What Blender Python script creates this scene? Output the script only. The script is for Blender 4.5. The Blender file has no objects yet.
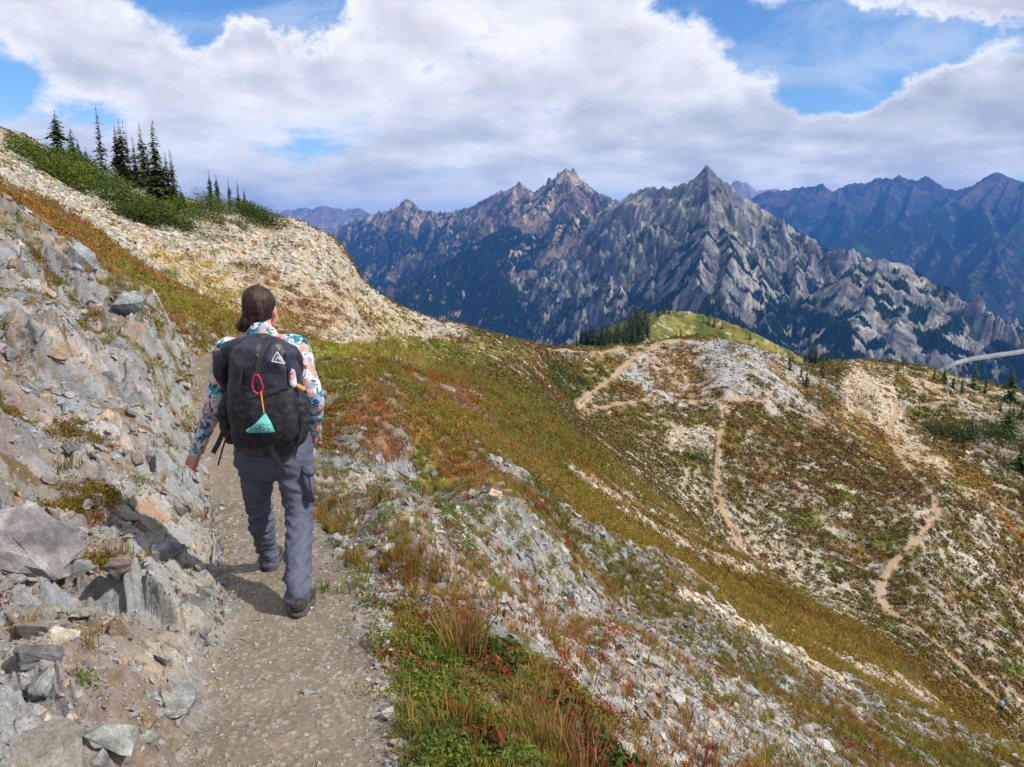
import bpy, bmesh, math, random
import numpy as np
from mathutils import Vector, Matrix, Euler

random.seed(7)
RNG = np.random.default_rng(11)
scene = bpy.context.scene
COL = scene.collection
QUAL = 1.0            # mesh density of the terrain

# ------------------------------------------------------------------ camera
FPX = 760.0
PITCH = math.radians(11.0)
CP, SP = math.cos(PITCH), math.sin(PITCH)
cam_d = bpy.data.cameras.new('camera')
cam = bpy.data.objects.new('camera', cam_d)
COL.objects.link(cam)
cam.location = (0, 0, 0)
cam.rotation_euler = (math.radians(90) - PITCH, 0, 0)
cam_d.sensor_width = 36
cam_d.lens = 36 * FPX / 1024
cam_d.clip_start = 0.05
cam_d.clip_end = 200000
scene.camera = cam


def ray(u, v):
    xc = (np.asarray(u, float) - 512) / FPX
    yc = (383.5 - np.asarray(v, float)) / FPX
    return xc, CP + yc * SP, yc * CP - SP


def at(u, v, d):
    x, y, z = ray(u, v)
    return np.array([x * d, y * d, z * d])


# ------------------------------------------------------------------ tagging
def tag(o, label=None, cat=None, group=None, kind=None):
    if label:
        o['label'] = label
    if cat:
        o['category'] = cat
    if group:
        o['group'] = group
    if kind:
        o['kind'] = kind
    return o


def empty(name, loc=(0, 0, 0), rz=0.0):
    o = bpy.data.objects.new(name, None)
    o.empty_display_size = 0.1
    COL.objects.link(o)
    o.location = loc
    o.rotation_euler = (0, 0, rz)
    return o


def np_mesh(name, V, F=None, mat=None, parent=None, smooth=True, color=None, quads=None, tris=None):
    """mesh object from numpy arrays; faces all quads or all tris (or both)."""
    me = bpy.data.meshes.new(name)
    V = np.asarray(V, np.float32)
    me.vertices.add(len(V))
    me.vertices.foreach_set('co', V.ravel())
    if F is not None:
        F = np.asarray(F)
        if F.shape[1] == 4:
            quads = F
        else:
            tris = F
    loops, starts, tot = [], [], []
    n = 0
    for A in (quads, tris):
        if A is None or not len(A):
            continue
        A = np.asarray(A, np.int32)
        k = A.shape[1]
        loops.append(A.ravel())
        starts.append(n + np.arange(len(A), dtype=np.int32) * k)
        tot.append(np.full(len(A), k, np.int32))
        n += A.size
    loops = np.concatenate(loops)
    starts = np.concatenate(starts)
    tot = np.concatenate(tot)
    me.loops.add(len(loops))
    me.loops.foreach_set('vertex_index', loops)
    me.polygons.add(len(starts))
    me.polygons.foreach_set('loop_start', starts)
    me.polygons.foreach_set('loop_total', tot)
    me.polygons.foreach_set('use_smooth', np.full(len(starts), smooth, bool))
    if color is not None:
        a = me.color_attributes.new('tint', 'FLOAT_COLOR', 'POINT')
        c = np.ones((len(V), 4), np.float32)
        lum_ = np.asarray(color, np.float32).mean(1, keepdims=True)
        c[:, :3] = np.clip(lum_ + (color - lum_) * 1.12, .004, .8)
        a.data.foreach_set('color', c.ravel())
    me.update(calc_edges=True)
    me.validate()
    if mat:
        me.materials.append(mat)
    o = bpy.data.objects.new(name, me)
    COL.objects.link(o)
    if parent:
        o.parent = parent
    return o


# ------------------------------------------------------------------ noise
def _h(ix, iy, seed):
    a = ix.astype(np.int64).astype(np.uint32)
    b = iy.astype(np.int64).astype(np.uint32)
    h = a * np.uint32(374761393) + b * np.uint32(668265263) + np.uint32((seed * 2246822519) & 0xffffffff)
    h = (h ^ (h >> np.uint32(13))) * np.uint32(1274126177)
    h = (h ^ (h >> np.uint32(15))) * np.uint32(2654435761)
    return h ^ (h >> np.uint32(16))


def h01(ix, iy, seed):
    return _h(ix, iy, seed).astype(np.float32) * np.float32(1 / 4294967296.0)


def vn(x, y, seed=0):
    """gradient noise, about -1..1"""
    x = np.asarray(x, np.float64)
    y = np.asarray(y, np.float64)
    ix, iy = np.floor(x), np.floor(y)
    fx, fy = (x - ix).astype(np.float32), (y - iy).astype(np.float32)
    sx = fx * fx * fx * (fx * (fx * 6 - 15) + 10)
    sy = fy * fy * fy * (fy * (fy * 6 - 15) + 10)

    def g(dx, dy):
        a = h01(ix + dx, iy + dy, seed) * np.float32(2 * math.pi)
        return np.cos(a) * (fx - dx) + np.sin(a) * (fy - dy)
    a = g(0, 0)
    b = g(1, 0)
    c = g(0, 1)
    d = g(1, 1)
    return 1.5 * ((a + (b - a) * sx) * (1 - sy) + (c + (d - c) * sx) * sy)


def fbm(x, y, seed=0, oct=4, gain=0.5, lac=2.03):
    s = 0
    a = 1.0
    t = 0
    for i in range(oct):
        s = s + a * vn(x, y, seed + i * 17)
        t += a
        a *= gain
        x = x * lac + 13.7
        y = y * lac - 7.3
    return s / t * 1.3


def ridged(x, y, seed=0, oct=4, gain=0.55, lac=2.1):
    s = 0
    a = 1.0
    t = 0
    for i in range(oct):
        n = 1 - np.abs(vn(x, y, seed + i * 31))
        s = s + a * n * n
        t += a
        a *= gain
        x = x * lac + 5.1
        y = y * lac + 9.2
    return s / t


def facet(x, y, seed=0):
    """worley cells with a tilted plane each: (height, edge distance, r1, r2, r3)"""
    ix, iy = np.floor(x), np.floor(y)
    best = np.full(x.shape, 9.0, np.float32)
    sec = np.full(x.shape, 9.0, np.float32)
    bx = np.zeros(x.shape)
    by = np.zeros(x.shape)
    ddx = np.zeros(x.shape, np.float32)
    ddy = np.zeros(x.shape, np.float32)
    for dx in (-1, 0, 1):
        for dy in (-1, 0, 1):
            cx, cy = ix + dx, iy + dy
            px = cx + h01(cx, cy, seed) - x
            py = cy + h01(cx, cy, seed + 1) - y
            d = (px * px + py * py).astype(np.float32)
            m = d < best
            sec = np.where(m, best, np.minimum(sec, d))
            best = np.where(m, d, best)
            bx = np.where(m, cx, bx)
            by = np.where(m, cy, by)
            ddx = np.where(m, -px, ddx)
            ddy = np.where(m, -py, ddy)
    r1 = h01(bx, by, seed + 2)
    r2 = h01(bx, by, seed + 3)
    r3 = h01(bx, by, seed + 4)
    r4 = h01(bx, by, seed + 5)
    r5 = h01(bx, by, seed + 6)
    edge = np.sqrt(sec) - np.sqrt(best)
    hgt = r1 + ddx * (r3 - .5) * 1.5 + ddy * (r4 - .5) * 1.5
    return hgt.astype(np.float32), edge, r2, r5, r1


def sm(a, b, x):
    t = np.clip((x - a) / (b - a), 0, 1)
    return t * t * (3 - 2 * t)


def lerp(a, b, t):
    return a + (b - a) * t


def mixc(c, col, w):
    return c + (np.asarray(col, np.float32) - c) * w[..., None]


# ------------------------------------------------------------------ materials
def principled(name, color=(.5, .5, .5), rough=.8, spec=.3, metal=0.0):
    m = bpy.data.materials.new(name)
    m.use_nodes = True
    b = m.node_tree.nodes['Principled BSDF']
    b.inputs['Base Color'].default_value = (*color, 1)
    b.inputs['Roughness'].default_value = rough
    b.inputs['Specular IOR Level'].default_value = spec
    b.inputs['Metallic'].default_value = metal
    return m


def noise_material(name, color, color2, scale=20, rough=.8, bump=.3, bscale=None, spec=.3, detail=6, dist=.02):
    """two-tone noise base colour with noise bump (object space)"""
    m = principled(name, color, rough, spec)
    nt = m.node_tree
    N, L = nt.nodes, nt.links
    b = N['Principled BSDF']
    tc = N.new('ShaderNodeTexCoord')
    n = N.new('ShaderNodeTexNoise')
    n.inputs['Scale'].default_value = scale
    n.inputs['Detail'].default_value = detail
    L.new(tc.outputs['Object'], n.inputs['Vector'])
    r = N.new('ShaderNodeValToRGB')
    r.color_ramp.elements[0].position = .38
    r.color_ramp.elements[0].color = (*color, 1)
    r.color_ramp.elements[1].position = .62
    r.color_ramp.elements[1].color = (*color2, 1)
    L.new(n.outputs['Fac'], r.inputs['Fac'])
    L.new(r.outputs['Color'], b.inputs['Base Color'])
    if bump:
        n2 = N.new('ShaderNodeTexNoise')
        n2.inputs['Scale'].default_value = bscale or scale * 2
        n2.inputs['Detail'].default_value = 5
        L.new(tc.outputs['Object'], n2.inputs['Vector'])
        bp = N.new('ShaderNodeBump')
        bp.inputs['Strength'].default_value = bump
        bp.inputs['Distance'].default_value = dist
        L.new(n2.outputs['Fac'], bp.inputs['Height'])
        L.new(bp.outputs['Normal'], b.inputs['Normal'])
    return m


def tint_material(name, rough=.9, spec=.15, vary=.25, scale=60.0, bump=.0, bdist=.01, trans=False, scale2=None):
    """base colour from the mesh's own colour attribute times fine noise"""
    m = principled(name, rough=rough, spec=spec)
    nt = m.node_tree
    N, L = nt.nodes, nt.links
    b = N['Principled BSDF']
    at_ = N.new('ShaderNodeAttribute')
    at_.attribute_name = 'tint'
    col = at_.outputs['Color']
    if vary:
        geo = N.new('ShaderNodeNewGeometry')
        n = N.new('ShaderNodeTexNoise')
        n.inputs['Scale'].default_value = scale
        n.inputs['Detail'].default_value = 4
        L.new(geo.outputs['Position'], n.inputs['Vector'])
        mr = N.new('ShaderNodeMapRange')
        mr.inputs['From Min'].default_value = .3
        mr.inputs['From Max'].default_value = .7
        mr.inputs['To Min'].default_value = 1 - vary
        mr.inputs['To Max'].default_value = 1 + vary
        L.new(n.outputs['Fac'], mr.inputs['Value'])
        fac = mr.outputs['Result']
        if scale2:
            n3 = N.new('ShaderNodeTexNoise')
            n3.inputs['Scale'].default_value = scale2
            n3.inputs['Detail'].default_value = 5
            L.new(geo.outputs['Position'], n3.inputs['Vector'])
            mr2 = N.new('ShaderNodeMapRange')
            mr2.inputs['From Min'].default_value = .3
            mr2.inputs['From Max'].default_value = .7
            mr2.inputs['To Min'].default_value = 1 - vary
            mr2.inputs['To Max'].default_value = 1 + vary
            L.new(n3.outputs['Fac'], mr2.inputs['Value'])
            mu = N.new('ShaderNodeMath')
            mu.operation = 'MULTIPLY'
            L.new(fac, mu.inputs[0])
            L.new(mr2.outputs['Result'], mu.inputs[1])
            fac = mu.outputs[0]
        vm = N.new('ShaderNodeVectorMath')
        vm.operation = 'SCALE'
        L.new(col, vm.inputs[0])
        L.new(fac, vm.inputs['Scale'])
        col = vm.outputs[0]
        if bump:
            bp = N.new('ShaderNodeBump')
            bp.inputs['Strength'].default_value = bump
            bp.inputs['Distance'].default_value = bdist
            L.new(n.outputs['Fac'], bp.inputs['Height'])
            L.new(bp.outputs['Normal'], b.inputs['Normal'])
    L.new(col, b.inputs['Base Color'])
    if trans:
        t = N.new('ShaderNodeBsdfTranslucent')
        L.new(col, t.inputs['Color'])
        mx = N.new('ShaderNodeMixShader')
        mx.inputs[0].default_value = .3
        L.new(b.outputs[0], mx.inputs[1])
        L.new(t.outputs[0], mx.inputs[2])
        L.new(mx.outputs[0], N['Material Output'].inputs['Surface'])
    return m
HAZE = 4.6e-5
DENOISE = True
DEBUG = False
# ================================================================== the slope we stand on
XT_Y = [-30, 0, 2, 3.6, 5.4, 8.8, 17.4, 30, 200]
XT_X = [6, -.1, -.66, -1.1, -1.9, -3.4, -7, -8, -8]
ZT_Z = [-.8, -1.5, -1.55, -1.87, -2.1, -2.4, -2.62, -4.3, -25]


def base0(x, y):
    s = x - np.interp(y, XT_Y, XT_X)
    zt = np.interp(y, XT_Y, ZT_Z)
    L = 9 * (1 - np.exp(-np.clip(-s - .32, 0, 400) / 9))
    R = 22 * (1 - np.exp(-np.clip(s - .34, 0, 400) / 22))
    return zt + .72 * L - .55 * R


ctrl = []      # theta, ln r, q


def cpt(x, y, z):
    r = math.hypot(x, y)
    ctrl.append((math.atan2(x, y), math.log(r), (z - float(base0(x, y))) / r))


def cpx(u, v, d, back=None, drop=.06):
    x, y, z = at(u, v, d)
    cpt(x, y, z)
    if back:                       # ground hidden behind an edge
        r = math.hypot(x, y)
        k = back / r
        cpt(x * k, y * k, (z / r - drop) * back)


# near ground: keep the base shape
for yy in (.3, 1, 2, 3.6, 5.4, 8):
    for ds in (-1.6, -.5, 0, .5, 2.0, 4):
        x = float(np.interp(yy, XT_Y, XT_X)) + ds
        if math.hypot(x, yy) > .8:
            cpt(x, yy, float(base0(x, yy)))
for a in (-110, -95, -75, 75, 95, 110):
    for r in (1.5, 4, 10):
        x, y = r * math.sin(math.radians(a)), r * math.cos(math.radians(a))
        cpt(x, y, float(base0(x, y)))
    for r in (30, 90, 250, 420):
        x, y = r * math.sin(math.radians(a)), r * math.cos(math.radians(a))
        cpt(x, y, -2 - .45 * x if a > 0 else -2 - .25 * x)
# near outcrop on the left
for p in [(0, 600, 2.9), (0, 480, 4.1), (0, 400, 5.2), (0, 300, 7.0), (100, 500, 4.6), (100, 400, 6.2), (150, 430, 6.4),
          (60, 300, 7.6), (180, 420, 7.2), (120, 340, 8.3), (180, 370, 9), (40, 265, 8.6), (0, 240, 8.3), (195, 440, 7.6)]:
    cpx(*p)
for p in [(0, 203, 9.6, 13), (35, 222, 9.9, 13.5), (65, 245, 10.2, 14), (130, 290, 11, 15), (180, 325, 12, 16), (213, 368, 13, 16)]:
    cpx(*p, drop=.075)
cpx(210, 352, 17.4)
cpx(205, 335, 20)
# orange-green strip and pale slope behind it
for p in [(0, 188, 27), (60, 220, 28), (120, 262, 28), (180, 300, 27), (240, 325, 26), (250, 345, 26), (310, 346, 30), (380, 342, 50),
          (450, 338, 80), (510, 342, 105),
          (0, 170, 42), (100, 222, 48), (200, 262, 50), (300, 310, 50), (380, 325, 75), (250, 260, 65), (330, 290, 72)]:
    cpx(*p)
# skyline of the left ridge
for p in [(-120, 80, 70), (-40, 118, 72), (0, 136, 74), (40, 152, 75), (90, 180, 76), (150, 190, 78), (200, 205, 80), (240, 214, 82),
          (285, 222, 84), (320, 236, 86), (346, 250, 88), (357, 280, 91), (385, 300, 96), (412, 314, 102), (460, 330, 112), (520, 340, 122),
          (585, 350, 134)]:
    cpx(*p, back=p[2] * 1.35, drop=.07)
    if p[0] < 330:
        cpx(p[0], p[1] + 7, p[2] * .87)
        cpx(p[0], p[1] + 17, p[2] * .74)
    x, y, z = at(*p)
    cpt(x * 3.2, y * 3.2, (z / math.hypot(x, y) - .35) * math.hypot(x, y) * 3.2)
# near slope falling to the right
for p in [(430, 767, 2.35), (512, 767, 2.55), (620, 767, 3.2), (800, 767, 6), (1024, 767, 17), (620, 640, 6), (512, 600, 4.6),
          (400, 560, 4.4), (400, 480, 6.4), (512, 500, 7.6), (640, 560, 12), (760, 640, 14), (400, 430, 9.5), (500, 440, 13),
          (350, 400, 10), (330, 372, 14), (380, 390, 16), (440, 410, 19), (560, 490, 18), (700, 580, 22), (850, 670, 28), (960, 730, 34),
          (320, 355, 24), (1250, 900, 12), (1250, 1000, 7)]:
    cpx(*p)
for p in [(500, 400, 38), (560, 440, 42), (640, 500, 47), (760, 570, 55), (880, 640, 66), (1000, 706, 82), (1100, 760, 88), (1300, 830, 70)]:
    cpx(*p)
# the bowl
for p in [(420, 365, 48), (480, 370, 66), (540, 372, 95), (600, 440, 85), (680, 500, 85), (575, 405, 112), (620, 380, 128), (650, 347, 146),
          (600, 362, 134), (690, 380, 138), (720, 402, 124), (720, 440, 114), (718, 480, 106), (730, 540, 94), (800, 585, 90),
          (880, 600, 92), (905, 555, 98), (940, 510, 108), (820, 480, 112), (800, 430, 126), (890, 440, 138), (900, 408, 152),
          (960, 450, 138), (1024, 500, 124), (1024, 600, 102), (1024, 660, 90), (960, 600, 95), (1024, 440, 146), (950, 400, 158), (1200, 560, 130),
          (1200, 680, 95)]:
    cpx(*p)
# far skyline: saddle, knoll, right ridge
for p in [(620, 350, 142), (650, 346, 147), (675, 340, 149), (700, 337, 150), (740, 343, 152), (770, 352, 155), (800, 366, 160), (825, 363, 172),
          (860, 360, 178), (895, 363, 182), (930, 370, 184), (965, 380, 184), (1000, 388, 182), (1024, 396, 178), (1100, 420, 170), (1250, 470, 160)]:
    cpx(*p, back=p[2] * 1.3, drop=.1)
    if p[0] > 800:
        cpx(p[0], p[1] + 6, p[2] * .93)
    x, y, z = at(*p)
    cpt(x * 2.3, y * 2.3, (z / math.hypot(x, y) - .3) * math.hypot(x, y) * 2.3)

CT = np.array(ctrl)
KT = 3.0


def _phi(d2):
    return d2 * np.log(d2 + 1e-9)


def solve_rbf(C, lam):
    n = len(C)
    P = np.c_[C[:, 0] * KT, C[:, 1]]
    d2 = ((P[:, None] - P[None]) ** 2).sum(-1)
    A = np.zeros((n + 3, n + 3))
    A[:n, :n] = _phi(d2) + lam * np.eye(n)
    A[:n, n] = 1
    A[:n, n + 1:] = P
    A[n, :n] = 1
    A[n + 1:, :n] = P.T
    b = np.zeros(n + 3)
    b[:n] = C[:, 2]
    return P, np.linalg.solve(A, b)


RP, RW = solve_rbf(CT, 0.004)


def q_eval(th, lr):
    out = np.empty(th.shape, np.float32)
    tf, lf, of = (th * KT).ravel().astype(np.float32), lr.ravel().astype(np.float32), out.ravel()
    P = RP.astype(np.float32)
    w = RW.astype(np.float32)
    n = len(P)
    for i in range(0, len(tf), 40000):
        a, b = tf[i:i + 40000], lf[i:i + 40000]
        d2 = (a[:, None] - P[:, 0]) ** 2 + (b[:, None] - P[:, 1]) ** 2
        of[i:i + 40000] = (d2 * np.log(d2 + np.float32(1e-9))) @ w[:n] + w[n] + a * w[n + 1] + b * w[n + 2]
    return of.reshape(th.shape)


class Grid:
    """a polar height sheet: rows along distance, columns along bearing"""

    def __init__(s, th, lr):
        s.th, s.lr = th, lr
        s.R = np.exp(lr)
        s.X = s.R[:, None] * np.sin(th)[None]
        s.Y = s.R[:, None] * np.cos(th)[None]
        s.Z = None

    def hit(s, u, v, skip=0):
        x, y, z = ray(u, v)
        t = math.atan2(x, y)
        es = z / math.hypot(x, y)
        j = int(np.clip(np.interp(t, s.th, np.arange(len(s.th))), 0, len(s.th) - 1) + .5)
        e = s.Z[:, j] / s.R
        e = np.where(s.R < skip, -9, e)
        k = np.argmax(e >= es)
        if e[k] < es:
            k = int(np.argmax(e))
        r = s.R[k]
        return np.array([r * math.sin(t), r * math.cos(t), s.Z[k, j]])

    def z_at(s, x, y):
        x, y = np.asarray(x, float), np.asarray(y, float)
        t, l = np.arctan2(x, y), np.log(np.hypot(x, y))
        j = np.clip(np.interp(t, s.th, np.arange(len(s.th))), 0, len(s.th) - 1.001)
        i = np.clip(np.interp(l, s.lr, np.arange(len(s.lr))), 0, len(s.lr) - 1.001)
        i0, j0 = i.astype(int), j.astype(int)
        a, b = i - i0, j - j0
        Z = s.Z
        return (Z[i0, j0] * (1 - a) * (1 - b) + Z[i0 + 1, j0] * a * (1 - b) + Z[i0, j0 + 1] * (1 - a) * b + Z[i0 + 1, j0 + 1] * a * b)

    def quads(s):
        n, m = len(s.lr), len(s.th)
        I = np.arange(n * m).reshape(n, m)
        return np.stack([I[:-1, :-1], I[:-1, 1:], I[1:, 1:], I[1:, :-1]], -1)

    def verts(s):
        return np.stack([s.X, s.Y, s.Z], -1).reshape(-1, 3)

    def visible(s, eps=.004):
        e = s.Z / s.R[:, None]
        cm = np.maximum.accumulate(e, 0)
        return e >= cm - eps


def bend(a, b, n):
    return np.linspace(a, b, n, endpoint=False)


D = math.radians
nin = int(1150 * QUAL)
th = np.concatenate([bend(D(-112), D(-42), 70), bend(D(-42), D(42), nin), np.linspace(D(42), D(112), 70)])
lr = np.concatenate([bend(math.log(.5), math.log(1.8), int(60 * QUAL)), bend(math.log(1.8), math.log(200), int(1150 * QUAL)),
                     np.linspace(math.log(200), math.log(430), int(50 * QUAL))])
G = Grid(th, lr)
TH, LR = np.meshgrid(th, lr)
TH, LR = TH.astype(np.float32), LR.astype(np.float32)
Q = q_eval(TH, LR)
RR = G.R[:, None] * np.ones_like(TH)
X, Y = G.X, G.Y
G.Z = base0(X, Y) + Q * RR
Zs = G.Z.copy()                     # smooth ground


# ---- trails
def px_line(pts, first=()):
    out = [np.array(p, float) for p in first]
    for (u, v) in pts:
        out.append(G.hit(u, v)[:2])
    P = np.array(out)
    # smooth and densify
    for _ in range(3):
        Q_ = [P[0]]
        for a, b in zip(P[:-1], P[1:]):
            Q_ += [a * .75 + b * .25, a * .25 + b * .75]
        Q_.append(P[-1])
        P = np.array(Q_)
    return P


TRAILS = [
    (px_line([(255, 346), (310, 345), (360, 343), (410, 340), (450, 338), (490, 340), (530, 343), (580, 352), (612, 352), (650, 347), (668, 343), (680, 341)],
             [(2.5, -8), (-.1, 0), (-.70, 2), (-1.1, 3.6), (-1.85, 5.4), (-2.7, 7.2), (-3.4, 8.8), (-5.2, 13), (-6.9, 17.4)]), .31, 1.0),
    (px_line([(655, 348), (632, 358), (620, 372), (603, 386), (588, 397), (572, 405)]), .62, 1),
    (px_line([(572, 406), (610, 405), (640, 403), (680, 402), (727, 402), (760, 400)]), 1.0, .9),
    (px_line([(729, 403), (721, 425), (718, 450), (716, 475), (720, 500), (727, 525), (742, 550)]), .40, .85),
    (px_line([(897, 410), (930, 404), (960, 400), (990, 394)]), .6, .8),
    (px_line([(897, 410), (890, 425), (893, 445), (905, 465), (925, 488), (938, 506), (934, 524), (912, 547), (890, 566), (880, 582), (881, 600), (890, 612)]), .50, .9),
    (px_line([(890, 612), (915, 630), (945, 652), (980, 684), (1003, 708), (1024, 722), (1060, 742)]), .42, .65),
]


def poly_dist(x, y, P, pad):
    """distance to a polyline and the parameter of the closest point (only near it)"""
    d = np.full(x.shape, 1e9, np.float32)
    tt = np.zeros(x.shape, np.float32)
    for i, (a, b) in enumerate(zip(P[:-1], P[1:])):
        lo, hi = np.minimum(a, b) - pad, np.maximum(a, b) + pad
        m = np.nonzero((x > lo[0]) & (x < hi[0]) & (y > lo[1]) & (y < hi[1]))
        if not len(m[0]):
            continue
        xx, yy = x[m], y[m]
        ab = b - a
        t = np.clip(((xx - a[0]) * ab[0] + (yy - a[1]) * ab[1]) / (ab @ ab + 1e-9), 0, 1)
        dd = np.hypot(xx - a[0] - t * ab[0], yy - a[1] - t * ab[1])
        k = dd < d[m]
        mm = (m[0][k], m[1][k])
        d[mm] = dd[k]
        tt[mm] = i + t[k]
    return d, tt


PATHD = np.full(X.shape, 9.0, np.float32)    # distance / half width
PATHW = np.zeros(X.shape, np.float32)
for P, hw, st in TRAILS:
    hw = hw if hw != .31 else .31
    d, tt = poly_dist(X, Y, P, 4 * max(hw, .9))
    if hw == .31:
        hw = .31 + .95 * sm(22, 70, RR)          # the far side is seen edge on and worn wider
    m = d < hw * 4
    cz = G.z_at(P[:, 0], P[:, 1])
    cz = np.convolve(np.pad(cz, 3, 'edge'), np.ones(7) / 7, 'valid')
    zc = np.interp(tt[m], np.arange(len(P)), cz)
    hm = hw[m] if hasattr(hw, 'shape') else hw
    w = 1 - sm(0.0 + .8, 2.6, d[m] / hm)
    G.Z[m] = lerp(G.Z[m], zc, w)
    dn = d / hw
    k = dn < PATHD
    PATHD[k] = dn[k]
    PATHW[k] = st
Zs = G.Z.copy()
FAR = sm(20, 60, RR)


# ---- ground cover zones (outlines laid on the ground)
def zone(pts, soft=.05, warp=.06, seed=3):
    P = np.array([(lambda p: (math.atan2(p[0], p[1]) * KT, .5 * math.log(p[0] ** 2 + p[1] ** 2)))(G.hit(u, v)) for u, v in pts])
    lo, hi = P.min(0) - .3, P.max(0) + .3
    A, B = TH * KT, LR
    out = np.zeros(TH.shape, np.float32)
    m = np.nonzero((A > lo[0]) & (A < hi[0]) & (B > lo[1]) & (B < hi[1]))
    if not len(m[0]):
        return out
    a, b = A[m], B[m]
    nx, ny = a * 9, b * 9
    a = a + warp * fbm(nx, ny, seed, 4)
    b = b + warp * fbm(nx + 40, ny, seed + 9, 4)
    inside = np.zeros(a.shape, bool)
    dist = np.full(a.shape, 9, np.float32)
    n = len(P)
    for i in range(n):
        p, q = P[i], P[(i + 1) % n]
        c = ((p[1] > b) != (q[1] > b))
        with np.errstate(divide='ignore', invalid='ignore'):
            xi = (q[0] - p[0]) * (b - p[1]) / (q[1] - p[1] + 1e-12) + p[0]
        inside ^= c & (a < xi)
        e = q - p
        t = np.clip(((a - p[0]) * e[0] + (b - p[1]) * e[1]) / (e @ e + 1e-12), 0, 1)
        dist = np.minimum(dist, np.hypot(a - p[0] - t * e[0], b - p[1] - t * e[1]))
    sd = np.where(inside, dist, -dist)
    out[m] = sm(-soft, soft, sd)
    return out


# field variables
rockf = np.full(X.shape, .26, np.float32)         # share of bare rock
RC = np.zeros(X.shape + (3,), np.float32)         # rock colour
VC = np.zeros(X.shape + (3,), np.float32)         # plant colour
GREY, PALE, TAN = (.205, .203, .20), (.34, .31, .255), (.31, .245, .16)
HEATH, OLIVE, YGR, GREEN, RUST, OCHRE, RED, PURP = ((.060, .043, .015), (.085, .070, .018), (.17, .145, .025), (.085, .13, .02), (.18, .07, .02),
                                                     (.22, .125, .035), (.18, .045, .025), (.10, .055, .04))
RC[:] = GREY
VC[:] = OLIVE
nb = fbm(X / 9, Y / 9, 50, 4)
nc = fbm(X / 2.2, Y / 2.2, 60, 4)
ne = fbm(X / .5, Y / .5, 65, 3)
far = FAR
# colours of plants: near slope rusty / yellow green, bowl darker heath
VC = mixc(VC, OCHRE, sm(-.1, .5, nc) * (1 - far) * .8)
VC = mixc(VC, RUST, sm(.0, .5, nb) * .75 * (1 - far * .6))
VC = mixc(VC, YGR, sm(.0, .6, -nb) * .6 * (1 - far * .5))
VC = mixc(VC, (.095, .068, .02), far * .6)
VC = mixc(VC, PURP, sm(.1, .6, fbm(X / 5, Y / 5, 77, 3)) * far * .5)
RC = mixc(RC, TAN, sm(-.2, .4, nb) * far * .6)
RC = mixc(RC, PALE, far * .3)


def paint(pts, rock=None, rc=None, vc=None, k=1.0, soft=.05, warp=.06, seed=3):
    global RC, VC
    z = zone(pts, soft, warp, seed) * k
    if rock is not None:
        rockf[:] = lerp(rockf, rock, z)
    if rc is not None:
        RC = mixc(RC, rc, z)
    if vc is not None:
        VC = mixc(VC, vc, z)


nl_ = None
left = sm(.30, .42, -(X - np.interp(Y, XT_Y, XT_X))) * (1 - sm(14, 16, RR))
bare = sm(-.15, .35, fbm(X / 1.1 + 7, Y / .7, 801, 4))          # bedrock showing, else rubble and dark soil
rockf = lerp(rockf, .42 + .45 * bare, left)
RC = mixc(RC, (.205, .195, .19), left)
VC = mixc(VC, (.17, .13, .045), left)
# pale slope under the ridge
paint([(-60, 90), (0, 130), (100, 160), (200, 195), (285, 215), (350, 245), (365, 282), (412, 312), (470, 333), (400, 341), (310, 342), (245, 318), (120, 250), (0, 182), (-60, 150)],
      .84, (.32, .295, .245), (.19, .12, .045), soft=.03)
paint([(150, 240), (240, 270), (300, 330), (240, 318), (150, 262)], .62, TAN, (.33, .25, .07), .8)
paint([(235, 262), (330, 300), (395, 338), (300, 340), (255, 300)], .45, (.27,.215,.15), (.22, .12, .065), .8)
paint([(275, 290), (345, 300), (365, 330), (310, 330)], .30, TAN, (.17, .085, .05), .6)
paint([(345, 285), (400, 312), (440, 335), (390, 335), (350, 310)], .66, (.31,.275,.19), YGR, .8)
# heathery strip behind the outcrop
paint([(-50, 150), (0, 184), (60, 216), (125, 255), (190, 292), (250, 322), (250, 340), (222, 336), (180, 322), (130, 287), (65, 240), (0, 200), (-50, 180)],
      .02, GREY, (.20, .115, .038), soft=.03, warp=.02)
paint([(100, 256), (180, 295), (245, 325), (225, 335), (180, 318), (120, 275)], .0, GREY, (.17, .155, .04), .85, soft=.04)
# bright grass along the far trail
paint([(300, 348), (380, 344), (450, 341), (455, 352), (400, 362), (340, 366), (310, 362)], .12, PALE, (.20, .22, .045), soft=.03)
paint([(380, 350), (470, 345), (590, 353), (640, 350), (600, 375), (560, 372), (480, 372), (420, 372)], .30, (.29,.25,.17), (.20, .165, .055), soft=.04)
paint([(438, 361), (470, 368), (480, 384), (460, 386), (443, 374)], .02, None, (.12, .08, .03), soft=.02)
paint([(490, 380), (520, 377), (552, 398), (560, 425), (640, 478), (720, 560), (640, 545), (540, 480), (495, 440), (480, 410)], .03, None, (.115, .10, .026), soft=.03)
paint([(548, 368), (575, 366), (592, 378), (585, 392), (555, 388)], .0, None, (.055, .07, .022), soft=.02)
paint([(420, 395), (450, 393), (500, 425), (492, 438), (455, 425)], .30, (.23,.18,.16), (.17, .075, .05), soft=.03)
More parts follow.
